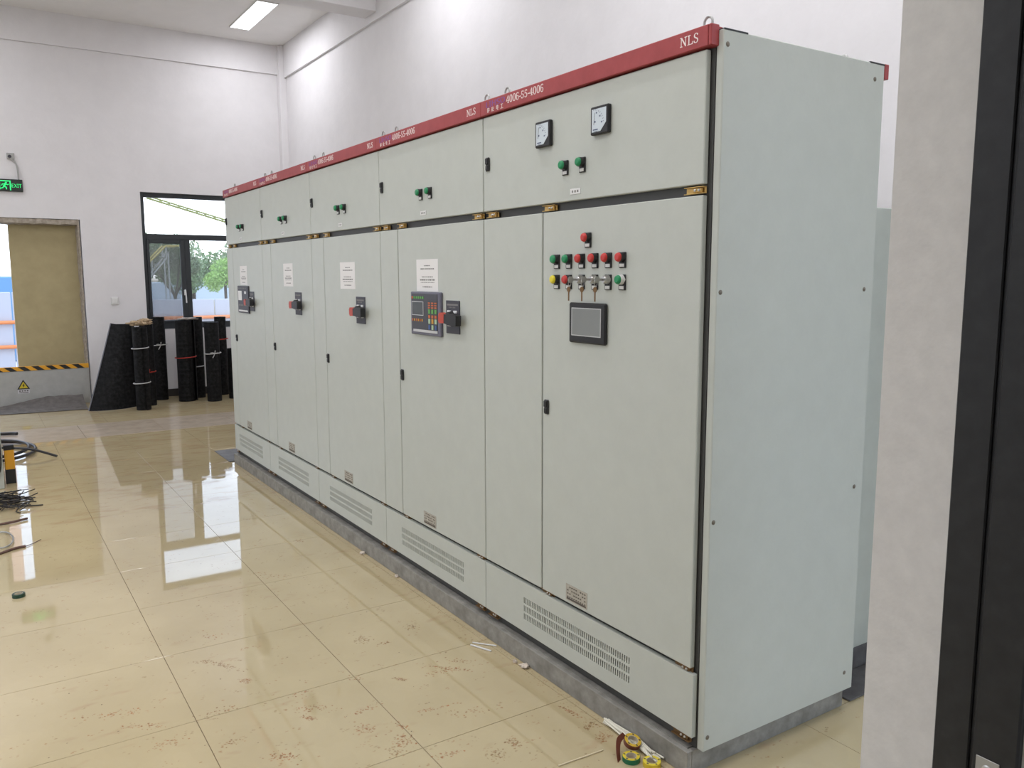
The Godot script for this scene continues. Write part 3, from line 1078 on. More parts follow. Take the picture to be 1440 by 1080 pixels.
func vent_panel(cab: Node3D, w: float, x0: float, x1: float) -> void:
	# x0..x1: reach of the slots
	var y0 := 0.124
	var y1 := 0.336
	var st := mb()
	var f := -0.018
	var edge := w / 2 - 0.002
	span(st, Vector3(-edge, y0, f), Vector3(x0, y1, 0))
	span(st, Vector3(x1, y0, f), Vector3(edge, y1, 0))
	var rows := [[0.180, 0.205], [0.2145, 0.2395], [0.249, 0.274]]
	var last := y0
	for r in rows:
		span(st, Vector3(x0, last, f), Vector3(x1, r[0], 0))
		last = r[1]
	span(st, Vector3(x0, last, f), Vector3(x1, y1, 0))
	var n := 56
	var pitch := (x1 - x0) / n
	for r in rows:
		span(st, Vector3(x0, r[0], -0.003), Vector3(x0 + pitch * 0.27, r[1], 0))
		span(st, Vector3(x1 - pitch * 0.27, r[0], -0.003), Vector3(x1, r[1], 0))
	for r in rows:
		for i in n - 1:
			var x := x0 + pitch * (i + 1)
			span(st, Vector3(x - pitch * 0.27, r[0], -0.003), Vector3(x + pitch * 0.27, r[1], 0))
	obj("vent_panel", st, M.paint, cab)

func cabinet(index: int, z_near: float, z_far: float, seam: float, label: String) -> Node3D:
	var w := z_near - z_far
	var zc := (z_near + z_far) / 2
	var cab := base("switchgear_cabinet", Vector3(0, 0, zc), -PI / 2)
	tag(cab, label, "cabinet", "switchgear cabinets in the grey row")
	var h := w / 2
	var D := 0.77
	var loc := func(z: float) -> float: return z - zc
	# carcass behind the doors
	var st := mb()
	span(st, Vector3(-h + 0.001, 0.083, -0.055), Vector3(-h + 0.04, 2.243, -0.022), 0.001)
	span(st, Vector3(h - 0.04, 0.083, -0.055), Vector3(h - 0.001, 2.243, -0.022), 0.001)
	span(st, Vector3(-h + 0.04, 1.815, -0.055), Vector3(h - 0.04, 1.87, -0.022), 0.001)
	span(st, Vector3(-h + 0.04, 0.325, -0.055), Vector3(h - 0.04, 0.365, -0.022), 0.001)
	span(st, Vector3(-h + 0.04, 0.083, -0.055), Vector3(h - 0.04, 0.135, -0.022), 0.001)
	span(st, Vector3(seam - zc - 0.02, 0.365, -0.055), Vector3(seam - zc + 0.02, 1.815, -0.022), 0.001)
	obj("frame", st, M.frame, cab)
	st = mb()
	span(st, Vector3(-h + 0.002, 0.083, -D), Vector3(h - 0.002, 0.09, -0.055))
	span(st, Vector3(-h + 0.002, 0.09, -D), Vector3(h - 0.002, 2.243, -D + 0.02))
	span(st, Vector3(-h + 0.002, 0.09, -D + 0.02), Vector3(-h + 0.006, 2.243, -0.055))
	span(st, Vector3(h - 0.006, 0.09, -D + 0.02), Vector3(h - 0.002, 2.243, -0.055))
	obj("carcass", st, M.inside, cab)
	st = mb()
	span(st, Vector3(-h + 0.001, 2.243, -D + 0.001), Vector3(h - 0.001, 2.283, -0.051), 0.002)
	obj("roof", st, M.paint, cab)
	st = mb()
	span(st, Vector3(-h + 0.001, 2.243, -0.815), Vector3(h - 0.001, 2.292, -0.791), 0.002)
	if index == 0:
		span(st, Vector3(h - 0.001, 2.243, -0.815), Vector3(h + 0.03, 2.292, -0.791), 0.002)
	obj("back_strip", st, M.red, cab)
	for sx in [-1, 1]:
		for z in [-0.07, -0.72]:
			shared("lifting_eye", shape.eye, M.zinc, cab, at(sx * (h - 0.08), 2.283 if z > -0.5 else 2.262, z))
	# doors
	var near_edge := h - (0.016 if index == 0 else 0.003)
	st = mb()
	span(st, Vector3(-h + 0.003, 1.858, -0.02), Vector3(near_edge, 2.238, 0), 0.0025)
	var ud := obj("upper_door", st, M.paint, cab)
	latch(ud, -h + 0.042, 2.047)
	st = mb()
	span(st, Vector3(-h + 0.003, 0.352, -0.02), Vector3(seam - zc - 0.004, 1.826, 0), 0.0025)
	obj("side_door", st, M.paint, cab)
	st = mb()
	span(st, Vector3(seam - zc + 0.004, 0.352, -0.02), Vector3(near_edge, 1.826, 0), 0.0025)
	var md := obj("main_door", st, M.paint, cab)
	latch(md, seam - zc + 0.034, 1.092)
	vent_panel(cab, w if index > 0 else w, loc.call(z_near - (0.964 if index == 0 else 0.857)), loc.call(z_near - (0.3 if index == 0 else 0.197)))
	header(cab, w, true)
	# hinges
	hinge(cab, seam - zc + 0.035, 1.842)
	hinge(cab, h - 0.055, 1.842)
	hinge(cab, -h + 0.06, 1.842)
	hinge(cab, seam - zc + 0.03, 0.344, true)
	hinge(cab, h - 0.055, 0.344, true)
	hinge(cab, h - 0.055, 0.112, true)
	hinge(cab, -h + 0.055, 0.112, true)
	# rating plate
	var np := group_part("rating_plate", cab, at(loc.call(z_near - (0.606 if index == 0 else 0.53)), 0.396, 0))
	st = mb()
	cbox(st, Vector3(0, 0, 0.0008), Vector3(0.13, 0.064, 0.0016), 0.0005)
	obj("plate", st, M.alu_plate, np)
	st = mb()
	for r in 4:
		for q in 9:
			if r < 3 and (q * 7 + r * 3) % 5 == 0:
				continue
			cbox(st, Vector3(-0.052 + q * 0.013, 0.022 - r * 0.013, 0.0018), Vector3(0.008, 0.0045, 0.0004))
	cbox(st, Vector3(0, -0.024, 0.0018), Vector3(0.118, 0.007, 0.0004))
	obj("print", st, M.ink, np).set_meta("kind", "stuff")
	# small name plate on the upper door
	var pl := group_part("name_plate", cab, at(loc.call(z_near - (0.631 if index == 0 else 0.55)), 1.889, 0))
	st = mb()
	cbox(st, Vector3(0, 0, 0.001), Vector3(0.06, 0.02, 0.002), 0.0006)
	obj("plate", st, M.white, pl)
	st = mb()
	for q in 3:
		cbox(st, Vector3(-0.015 + q * 0.015, 0, 0.0021), Vector3(0.008, 0.008, 0.0004))
	obj("print", st, M.pale_ink, pl).set_meta("kind", "stuff")
	# two green lamps of the upper door
	if index == 0:
		button(cab, loc.call(-0.688), 1.985, "green")
		button(cab, loc.call(-0.589), 1.985, "green")
	else:
		button(cab, loc.call(z_near - 0.57), 1.985, "green")
		button(cab, loc.call(z_near - 0.475), 1.985, "green")
	return cab

func build_row() -> void:
	make_shapes()
	var zs := [0.0, -1.263, -2.315, -3.366, -4.42, -5.42]
	var seams := [-0.833, -2.102, -3.152, -4.215, -5.24]
	var labels := [
		"wide grey cabinet nearest the doorway, with two meters and a touch screen",
		"grey cabinet second from the doorway, with a square controller panel and large notice",
		"middle grey cabinet of the row, with rotary switch below a white notice",
		"grey cabinet second from the far end, rotary switch right of its notice",
		"grey cabinet at the far end of the row, next to the window",
	]
	var cabs := []
	for i in 5:
		cabs.append(cabinet(i, zs[i], zs[i + 1], seams[i], labels[i]))
	# near cabinet: meters, buttons, touch screen, side panel
	var c: Node3D = cabs[0]
	var zc: float = c.position.z
	meter(c, -0.815 - zc, 2.111)
	meter(c, -0.484 - zc, 2.111)
	button(c, -0.553 - zc, 1.724, "red")
	var kinds := [["green", "green", "red", "red", "red", "red"], ["yellow", "red", "key", "key", "key", "push"]]
	var px := [-0.737, -0.663, -0.588, -0.513, -0.441, -0.368]
	for r in 2:
		for i in 6:
			button(c, px[i] - zc, [1.652, 1.578][r], kinds[r][i])
	var g := group_part("touch_screen", c, at(-0.545 - zc, 1.424, 0))
	var st := mb()
	cbox(st, Vector3(0, 0, 0.007), Vector3(0.206, 0.144, 0.014), 0.005)
	obj("bezel", st, M.black, g)
	st = mb()
	cbox(st, Vector3(-0.002, 0.004, 0.0138), Vector3(0.16, 0.094, 0.002))
	obj("screen", st, M.screen, g)
	st = mb()
	for s in [-1, 1]:
		cbox(st, Vector3(-0.002 + s * 0.0815, 0.004, 0.014), Vector3(0.003, 0.1, 0.0024))
		cbox(st, Vector3(-0.002, 0.004 + s * 0.0485, 0.014), Vector3(0.16, 0.003, 0.0024))
	obj("screen_border", st, M.frame_line, g)
	# side panel: local x is along the row, z is out of the front
	var h := -zc
	st = mb()
	span(st, Vector3(h + 0.002, 0.084, -0.79), Vector3(h + 0.03, 2.288, -0.02), 0.003)
	var sp := obj("side_panel", st, M.paint, c)
	for q in [[0.036, 2.246], [0.738, 2.236], [0.036, 1.541], [0.739, 1.543], [0.036, 0.837], [0.741, 0.85], [0.038, 0.13], [0.74, 0.155]]:
		shared("screw", shape.screw, M.dull_screw, sp, Transform3D(Basis(Vector3.UP, PI / 2), Vector3(h + 0.03, q[1], -q[0])))
	st = mb()
	span(st, Vector3(h + 0.0005, 2.243, -0.021), Vector3(h + 0.012, 2.302, 0.012), 0.002)
	obj("header_end", st, M.red, c)
	st = mb()
	span(st, Vector3(h + 0.0005, 2.284, -0.12), Vector3(h + 0.03, 2.29, -0.022))
	span(st, Vector3(h + 0.0005, 2.284, -0.79), Vector3(h + 0.03, 2.29, -0.71))
	obj("seal", st, M.black, c)
	# second cabinet
	c = cabs[1]
	zc = c.position.z
	notice(c, -1.783 - zc, 1.596, 0.222, 0.152, 3)
	display_panel(c, -1.781 - zc, 1.414)
	rotary(c, -1.532 - zc, 1.407, -0.06)
	# third
	c = cabs[2]
	zc = c.position.z
	notice(c, -2.777 - zc, 1.597, 0.225, 0.153, 4)
	rotary(c, -2.592 - zc, 1.404, 0.0)
	# fourth
	c = cabs[3]
	zc = c.position.z
	notice(c, -3.84 - zc, 1.604, 0.2, 0.155, 5)
	rotary(c, -3.642 - zc, 1.414, 0.0)
	# fifth
	c = cabs[4]
	zc = c.position.z
	notice(c, -4.94 - zc, 1.603, 0.2, 0.15, 6)
	small_panel(c, -4.945 - zc, 1.414)
	rotary(c, -4.73 - zc, 1.404, 0.0)
	# end panel of the far cabinet
	st = mb()
	span(st, Vector3(-0.5 - 0.03, 0.084, -0.79), Vector3(-0.5 - 0.001, 2.288, -0.02), 0.003)
	obj("side_panel", st, M.paint, c)
	# plinth
	var pl := base("steel_plinth", Vector3(0, 0, -2.7))
	tag(pl, "long low grey steel plinth under the cabinet row", "plinth")
	st = mb()
	span(st, Vector3(-0.018, 0, -2.72), Vector3(0.002, 0.081, 2.7), 0.002)
	span(st, Vector3(0.002, 0.07, -2.7), Vector3(0.06, 0.081, 2.68))
	obj("front_channel", st, M.plinth, pl)
	st = mb()
	span(st, Vector3(0.002, 0, 2.682), Vector3(0.782, 0.081, 2.7), 0.002)
	obj("end_channel", st, M.plinth, pl)
	st = mb()
	span(st, Vector3(0.002, 0, -2.72), Vector3(0.782, 0.081, -2.702), 0.002)
	obj("end_channel", st, M.plinth, pl)
	st = mb()
	span(st, Vector3(0.762, 0, -2.702), Vector3(0.782, 0.081, 2.682), 0.002)
	obj("back_channel", st, M.plinth, pl)

# ---------------------------------------------------------------- things by the far wall
func mat_roll(x: float, z: float, r: float, h: float, label: String, lean := Vector2.ZERO) -> Node3D:
	var n := base("rubber_mat_roll", Vector3(x + 0.042, 0, z))
	tag(n, label, "mat roll", "black rubber mat rolls by the far wall")
	# a sheet wound round itself
	var g := [[], []]
	var turns := 3.5
	var segs := 84
	for i in segs + 1:
		var u := float(i) / segs
		var a := u * turns * TAU + x * 9.0
		var rr := lerpf(0.022, r - 0.003, u)
		for k in 2:
			g[k].append(Vector3(cos(a) * rr + lean.x * k, h * k, sin(a) * rr + lean.y * k))
	var st := mb()
	sheet(st, g, 0.006)
	obj("wound_sheet", st, M.rubber, n)
	return n

func tie(n: Node3D, y: float, r: float, m: Material, bow := false) -> void:
	var st := mb()
	tube(st, circle_pts(Vector3(0, y, 0), r + 0.003, Vector3(1, 0.06, 0), Vector3(0, 0, 1), 28), 0.006, 6, true)
	if bow:
		for a in [0.3, 1.5, 2.7, 4.2]:
			var p := Vector3(0, y, r + 0.006)
			tube(st, curve([p, p + Vector3(cos(a) * 0.03, sin(a) * 0.03, 0.012), p + Vector3(cos(a) * 0.06, sin(a) * 0.05 - 0.01, 0.008)]), 0.005, 6)
	obj("tie", st, m, n)

func build_mats() -> void:
	var b := mat_roll(-0.205, -8.98, 0.092, 1.0, "black rubber mat roll in front with two pale ties, topped by tan wrapping")
	tie(b, 0.75, 0.092, M.string_white)
	tie(b, 0.33, 0.092, M.string_white)
	var c := mat_roll(-0.075, -9.33, 0.09, 1.02, "black rubber mat roll with a knotted red string, behind the front roll")
	tie(c, 0.42, 0.09, M.string_red, true)
	var d := mat_roll(0.15, -9.76, 0.092, 1.08, "black rubber mat roll with a white bow, against the wall below the window")
	tie(d, 0.72, 0.092, M.string_white, true)
	var e := mat_roll(0.405, -9.45, 0.125, 1.04, "thickest black rubber mat roll, with a red string around its middle")
	tie(e, 0.57, 0.125, M.string_red)
	var f := mat_roll(0.6, -9.7, 0.092, 1.07, "black rubber mat roll with a thin pale tie low down, behind two rolls")
	tie(f, 0.42, 0.092, M.string_white)
	var g := mat_roll(0.7, -9.25, 0.095, 1.02, "black rubber mat roll tied with a white bow, between the thick roll and cabinets")
	tie(g, 0.62, 0.095, M.string_white, true)
	var hh := mat_roll(0.945, -9.8, 0.085, 1.06, "tall black rubber mat roll at the back, closest to the cabinet row")
	tie(hh, 0.76, 0.085, M.string_red)
	mat_roll(1.0, -9.36, 0.1, 0.66, "short black rubber mat roll half hidden by the far cabinet")
	# loosely bent mat that leans against the rolls
	var lower := [Vector3(-0.735, 0.004, -9.2), Vector3(-0.62, 0.004, -9.14), Vector3(-0.48, 0.004, -9.13), Vector3(-0.32, 0.004, -9.17), Vector3(-0.2, 0.004, -9.27)]
	var upper := [Vector3(-0.40, 1.03, -9.5), Vector3(-0.35, 1.02, -9.46), Vector3(-0.27, 1.02, -9.42), Vector3(-0.2, 1.02, -9.43), Vector3(-0.14, 1.02, -9.48)]
	var gl := curve(lower, 5)
	var gu := curve(upper, 5)
	var grid := []
	for i in 9:
		var row := []
		var u := i / 8.0
		for j in gl.size():
			row.append((gl[j] as Vector3).lerp(gu[j], u) + Vector3(0, 0, 0.02 * sin(u * PI)))
		grid.append(row)
	var lm := base("leaning_rubber_mat")
	tag(lm, "black rubber mat leaning in a cone beside the mat rolls", "mat")
	var st := mb()
	sheet(st, grid, 0.007)
	obj("mat_sheet", st, M.rubber, lm)
	st = mb()
	var edge := []
	for i in 9:
		edge.append(grid[i][0] + Vector3(-0.002, 0, 0.005))
	edge[0].y = 0.008
	tube(st, edge, 0.007, 6)
	obj("cut_edge", st, M.rubber_edge, lm)
	# crumpled wrapping on top of two rolls
	st = mb()
	lump(st, Vector3(0, 0.012, 0), Vector3(0.12, 0.028, 0.085), 3, 0.8)
	lump(st, Vector3(0.06, 0.035, -0.01), Vector3(0.075, 0.028, 0.06), 8, 0.8)
	var w := obj("crumpled_wrapping", st, M.sack)
	w.position = Vector3(-0.15, 1.035, -9.0)
	tag(w, "tan crumpled wrapping lying on top of the front mat roll", "wrapping")
	st = mb()
	lump(st, Vector3(0, 0.01, 0), Vector3(0.11, 0.014, 0.08), 5, 0.7)
	w = obj("crumpled_wrapping", st, mottled(rgb(196, 184, 176), 0.1, 4.0, 73, 0.9))
	w.position = Vector3(0.5, 1.052, -9.44)
	tag(w, "small pale crumpled paper on top of the thick mat roll", "wrapping")
	# dark sheet on the floor before the far doorway
	var nz := FastNoiseLite.new()
	nz.seed = 15
	nz.frequency = 2.2
	grid = []
	for i in 12:
		var row := []
		var u := i / 11.0
		for j in 30:
			var x := lerpf(-1.72, -0.72, j / 29.0)
			var z := lerpf(-9.36 - 0.25 * (1.0 - j / 29.0) * 0.4, -9.93, u)
			var y := 0.006 + 0.11 * pow(u, 2.2) * clampf((x + 1.75) * 1.6, 0.0, 1.0) + 0.02 * absf(nz.get_noise_2d(x * 1.4, z * 2.0)) * u
			row.append(Vector3(x, y, z))
		grid.append(row)
	st = mb()
	sheet(st, grid, 0.004)
	tag(obj("plastic_sheet", st, mottled(rgb(104, 98, 94), 0.25, 1.5, 74, 0.55, 0.2)), "grey crinkled sheet lying on the floor before the striped guard board", "sheet")
	# guard board across the doorway with hazard tape and a warning sign
	var gb := base("guard_board", Vector3(-1.95, 0, -9.985))
	tag(gb, "low grey guard board with hazard stripes across the far doorway", "guard board")
	st = mb()
	span(st, Vector3(-1.34, 0.0, -0.02), Vector3(1.325, 0.452, 0.01), 0.003)
	obj("board", st, M.guard, gb)
	st = mb()
	span(st, Vector3(-1.34, 0.452, -0.024), Vector3(1.325, 0.506, 0.014), 0.002)
	var band := obj("hazard_band", st, M.hazard_yellow, gb)
	for i in 18:
		st = mb()
		var x0 := -1.3 + i * 0.1475
		prism(st, PackedVector2Array([Vector2(x0 + 0.07, 0.4525), Vector2(x0, 0.5055), Vector2(x0 - 0.075, 0.5055), Vector2(x0 - 0.005, 0.4525)]), 0.0135, 0.0148)
		obj("stripe", st, M.black, band)
	st = mb()
	var tc := Vector2(0.592, 0.262)
	prism(st, PackedVector2Array([Vector2(tc.x - 0.068, tc.y - 0.034), Vector2(tc.x + 0.068, tc.y - 0.034), Vector2(tc.x, tc.y + 0.084)]), 0.01, 0.0115)
	var ws := obj("warning_sign", st, M.black, gb)
	st = mb()
	prism(st, PackedVector2Array([Vector2(tc.x - 0.047, tc.y - 0.022), Vector2(tc.x + 0.047, tc.y - 0.022), Vector2(tc.x, tc.y + 0.06)]), 0.0115, 0.0123)
	obj("yellow_field", st, mat(rgb(208, 186, 44), 0.5), ws)
	st = mb()
	prism(st, PackedVector2Array([Vector2(tc.x + 0.006, tc.y + 0.034), Vector2(tc.x - 0.014, tc.y + 0.004), Vector2(tc.x + 0.001, tc.y + 0.006), Vector2(tc.x - 0.008, tc.y - 0.016), Vector2(tc.x + 0.016, tc.y + 0.012), Vector2(tc.x + 0.003, tc.y + 0.01), Vector2(tc.x + 0.012, tc.y + 0.034)]), 0.0123, 0.013)
	obj("bolt_symbol", st, M.black, ws)
	st = mb()
	span(st, Vector3(tc.x - 0.062, tc.y - 0.085, 0.01), Vector3(tc.x + 0.062, tc.y - 0.042, 0.0112))
	var cap := obj("caption_field", st, mat(rgb(206, 204, 206), 0.5), ws)
	st = mb()
	for i in 4:
		span(st, Vector3(tc.x - 0.05 + i * 0.027, tc.y - 0.062, 0.0112), Vector3(tc.x - 0.032 + i * 0.027, tc.y - 0.048, 0.0117))
	span(st, Vector3(tc.x - 0.05, tc.y - 0.078, 0.0112), Vector3(tc.x + 0.05, tc.y - 0.07, 0.0117))
	obj("caption", st, M.ink, ws)

func build_wall_things() -> void:
	# exit sign
	var s := base("exit_sign", Vector3(-1.385, 2.686, FAR))
	tag(s, "black exit sign with glowing green running figure above the far doorway", "exit sign")
	var st := mb()
	span(st, Vector3(-0.183, -0.072, 0.001), Vector3(0.183, 0.072, 0.028), 0.002)
	obj("case", st, mat(rgb(24, 34, 30), 0.3), s)
	var glow := mat(rgb(40, 200, 110), 0.4)
	glow.emission_enabled = true
	glow.emission = rgb(40, 226, 120)
	glow.emission_energy_multiplier = 0.8
	st = mb()
	var cx := 0.0
	# door outline
	span(st, Vector3(cx - 0.062, -0.052, 0.028), Vector3(cx - 0.05, 0.055, 0.0292))
	span(st, Vector3(cx + 0.048, -0.058, 0.028), Vector3(cx + 0.06, 0.055, 0.0292))
	span(st, Vector3(cx - 0.05, 0.043, 0.028), Vector3(cx + 0.048, 0.055, 0.0292))
	obj("door_symbol", st, glow, s)
	st = mb()
	# running figure
	lathe(st, [Vector2(0.0, 0.0012), Vector2(0.0085, 0.0012), Vector2(0.0085, 0.0)], 14, Transform3D(Basis(Vector3.RIGHT, PI / 2), Vector3(cx + 0.012, 0.03, 0.028)))
	for q in [[0.008, 0.022, -0.012, -0.012, 0.0095], [0.004, 0.016, 0.028, 0.004, 0.004], [0.028, 0.004, 0.036, 0.012, 0.004], [0.0, 0.014, -0.026, 0.012, 0.004], [-0.026, 0.012, -0.034, -0.004, 0.004], [-0.012, -0.012, 0.012, -0.026, 0.0055], [0.012, -0.026, 0.012, -0.046, 0.005], [-0.012, -0.012, -0.024, -0.032, 0.0055], [-0.024, -0.032, -0.044, -0.038, 0.005]]:
		var a := Vector2(q[0], q[1])
		var b := Vector2(q[2], q[3])
		var dd := (b - a).normalized()
		var o: Vector2 = Vector2(-dd.y, dd.x) * float(q[4])
		prism(st, PackedVector2Array([a + o + Vector2(cx, 0) - dd * 0.003, b + o + Vector2(cx, 0) + dd * 0.003, b - o + Vector2(cx, 0) + dd * 0.003, a - o + Vector2(cx, 0) - dd * 0.003]), 0.028, 0.0292)
	obj("running_figure", st, glow, s)
	words("EXIT", 0.042, glow, s, at(0.117, -0.003, 0.0286), "lettering", false, 0.95)
	st = mb()
	for i in 4:
		glyph(st, [[0, 0, 1, 0.12], [0, 0.45, 1, 0.57], [0.44, 0, 0.56, 1], [0.1, 0.88, 0.9, 1.0]], -0.176 + i * 0.027, -0.01, 0.021)
	var ch := obj("lettering", st, glow, s)
	ch.position.z = 0.028
	# junction box and conduit above it
	var jb := base("junction_box", Vector3(-1.305, 3.03, FAR))
	tag(jb, "small steel junction box on the wall above the exit sign", "junction box")
	st = mb()
	span(st, Vector3(-0.04, -0.035, 0.0), Vector3(0.04, 0.035, 0.02), 0.003)
	obj("box", st, M.zinc, jb)
	st = mb()
	lathe(st, [Vector2(0.0, 0.014), Vector2(0.016, 0.014), Vector2(0.02, 0.0)], 14, Transform3D(Basis(Vector3.RIGHT, PI / 2), Vector3(-0.01, -0.005, 0.02)))
	obj("knockout", st, M.dark_grey, jb)
	st = mb()
	tube(st, curve([Vector3(0.0, -0.035, 0.016), Vector3(0.04, -0.07, 0.02), Vector3(0.062, -0.14, 0.018), Vector3(0.066, -0.27, 0.016)]), 0.009, 8)
	obj("conduit", st, M.zinc, jb)
	# wall switch
	var ws := base("wall_switch", Vector3(-0.272, 1.292, FAR))
	tag(ws, "white wall switch between the far doorway and the window", "switch")
	st = mb()
	span(st, Vector3(-0.044, -0.048, 0.0), Vector3(0.044, 0.048, 0.016), 0.004)
	obj("plate", st, M.white, ws)
	for i in 2:
		st = mb()
		cbox(st, Vector3(-0.017 + i * 0.034, 0, 0.017), Vector3(0.03, 0.062, 0.008), 0.002)
		obj("rocker", st, M.white, ws)

# ---------------------------------------------------------------- left edge and floor litter
func build_litter() -> void:
	# grey cabinet that just enters the picture on the left
	var c := base("grey_cabinet", Vector3(-2.11, 0, -5.82))
	tag(c, "pale grey metal cabinet cut off by the left edge of the picture", "cabinet")
	var st := mb()
	span(st, Vector3(-0.4, 0.0, -0.35), Vector3(0.397, 0.84, 0.35), 0.006)
	obj("body", st, M.paint, c)
	st = mb()
	span(st, Vector3(-0.39, 0.08, 0.351), Vector3(0.37, 0.8, 0.366), 0.004)
	obj("door", st, M.paint, c)
	st = mb()
	tube(st, curve([Vector3(0.385, 0.8, 0.372), Vector3(0.386, 0.4, 0.374), Vector3(0.384, 0.2, 0.373), Vector3(0.36, 0.12, 0.372), Vector3(0.3, 0.11, 0.372)]), 0.006, 6)
	obj("door_seal", st, M.cable, c)
	# striped board end beside it
	var g := base("striped_post", Vector3(-1.664, 0, -5.66))
	tag(g, "short yellow and black striped post behind the left cabinet", "post")
	st = mb()
	span(st, Vector3(-0.033, 0.0, -0.025), Vector3(0.033, 0.3, 0.025), 0.004)
	var pb := obj("post_body", st, M.hazard_yellow, g)
	st = mb()
	span(st, Vector3(-0.035, 0.0, -0.027), Vector3(0.035, 0.115, 0.027), 0.004)
	obj("stripe", st, M.black, pb)
	st = mb()
	span(st, Vector3(-0.035, 0.262, -0.027), Vector3(0.035, 0.302, 0.027), 0.004)
	obj("stripe", st, M.black, pb)
	# cables
	st = mb()
	tube(st, curve([Vector3(-1.75, 0.075, -6.9), Vector3(-1.6, 0.073, -6.78), Vector3(-1.45, 0.065, -6.64), Vector3(-1.285, 0.014, -6.5)]), 0.011, 10)
	tag(obj("cable", st, M.cable), "thick black cable end lying straight on the floor at left", "cable")
	st = mb()
	for k in 2:
		var pts := []
		for i in 20:
			var a := -PI * 0.62 + i * PI * 1.24 / 19.0
			pts.append(Vector3(-1.78 + cos(a) * (0.36 - k * 0.05), 0.02 + k * 0.024, -7.0 + sin(a) * (0.5 - k * 0.06)))
		tube(st, pts, 0.014, 8)
	tag(obj("cable_coil", st, M.cable), "loose loop of black cable on the floor at left", "cable")
	st = mb()
	tube(st, curve([Vector3(-1.8, 0.02, -8.0), Vector3(-1.6, 0.02, -7.95), Vector3(-1.53, 0.02, -7.9)]), 0.016, 8)
	tag(obj("cable", st, M.cable), "short black cable end on the grey trench cover", "cable")
	st = mb()
	tube(st, [Vector3(-1.8, 0.01, -4.38), Vector3(-1.7, 0.01, -4.4), Vector3(-1.618, 0.01, -4.44)], 0.008, 8)
	tag(obj("cable_offcut", st, M.cable_brown), "straight brown wire offcut on the floor, below the tangle of wire", "cable")
	st = mb()
	tube(st, curve([Vector3(-1.8, 0.006, -3.72), Vector3(-1.72, 0.008, -3.78), Vector3(-1.66, 0.006, -3.8)]), 0.008, 8)
	tube(st, curve([Vector3(-1.66, 0.005, -3.8), Vector3(-1.62, 0.005, -3.84), Vector3(-1.575, 0.005, -3.9)]), 0.0022, 6)
	tag(obj("cable_offcut", st, M.cable_brown), "wire offcut with a bare thin end on the floor at left", "cable")
	st = mb()
	tube(st, circle_pts(Vector3(-1.775, 0.012, -4.0), 0.06, Vector3.RIGHT, Vector3(0, 0, 3.0), 24), 0.005, 6, true)
	tag(obj("wire_loop", st, M.zinc), "thin grey wire loop at the left edge of the floor", "wire")
	# tangle of black wire offcuts
	rng.seed = 77
	st = mb()
	for i in 150:
		var a := rng.randf() * TAU
		var r := sqrt(rng.randf())
		var p := Vector3(-1.8 + cos(a) * r * 0.21, 0.01 + (1.0 - r) * 0.1 * rng.randf(), -4.95 + sin(a) * r * 0.24)
		var b := rng.randf() * TAU
		var q := p + Vector3(cos(b) * 0.1, rng.randf_range(-0.01, 0.02), sin(b) * 0.1)
		var q2 := q + Vector3(cos(b + rng.randf_range(-1, 1)) * 0.06, rng.randf_range(-0.02, 0.02), sin(b) * 0.06)
		q.y = maxf(q.y, 0.006)
		q2.y = maxf(q2.y, 0.006)
		tube(st, curve([p, q, q2], 3), rng.randf_range(0.0022, 0.005), 5)
	tag(obj("wire_tangle", st, M.cable), "tangled heap of black wire offcuts on the floor at left", "wire", "", "stuff")
	# roll of dark green tape on the left
	tape_roll(Vector3(-1.733, 0.0, -2.93), Basis(), mat(rgb(22, 62, 46), 0.35), mat(rgb(40, 62, 52), 0.5), "dark green tape roll alone on the floor at left")
	# litter at the near corner of the plinth
	tape_roll(Vector3(-0.108, 0.0, -0.165), Basis(), mat(rgb(14, 104, 70), 0.35), mat(rgb(214, 190, 44), 0.5), "green tape roll with a yellow face by the plinth corner")
	tape_roll(Vector3(-0.07, 0.0, -0.107), Basis(), mat(rgb(206, 178, 40), 0.35), mat(rgb(222, 204, 60), 0.5), "yellow tape roll nearest the bottom edge by the plinth corner")
	var b := tape_roll(Vector3(-0.062, 0.02, -0.215), Basis(Vector3(1, 0, 0), 0.35), mat(rgb(112, 58, 42), 0.35), mat(rgb(206, 172, 48), 0.5), "brown tape roll with a loose end, propped on white ties")
	st = mb()
	var gr := []
	for k in 2:
		var row := []
		for p in curve([Vector3(-0.012, 0.016, -0.03), Vector3(-0.05, 0.018, -0.016), Vector3(-0.075, 0.0, 0.02), Vector3(-0.088, -0.016, 0.055)], 5):
			row.append(p + Vector3(0.006, -0.006, 0.006) * (1 if k else -1) + Vector3(0, 0.0, 0))
		gr.append(row)
	sheet(st, gr, 0.0006)
	obj("loose_end", st, mat(rgb(112, 58, 42), 0.35), b)
	# white cable ties in a bundle along the plinth
	rng.seed = 5
	var wt := base("cable_tie_bundle", Vector3(-0.035, 0, -0.24))
	tag(wt, "bundle of white plastic strips lying along the plinth corner", "cable ties")
	for i in 12:
		st = mb()
		var u := Vector3(rng.randf_range(-0.012, 0.012), 0.005 + rng.randf_range(0, 0.012), -0.15 + rng.randf_range(-0.01, 0.01))
		var v := Vector3(rng.randf_range(-0.016, 0.012), 0.005 + rng.randf_range(0, 0.018), rng.randf_range(-0.01, 0.01))
		var w := Vector3(rng.randf_range(-0.03, 0.012), 0.004 + rng.randf_range(0, 0.02), 0.13 + rng.randf_range(-0.03, 0.02))
		tube(st, curve([u, v, w], 4), 0.0032, 6)
		obj("strip", st, mat(rgb(226, 222, 206), 0.5), wt)
	st = mb()
	tube(st, [Vector3(-0.33, 0.003, -0.27), Vector3(-0.15, 0.003, -0.26)], 0.0022, 6)
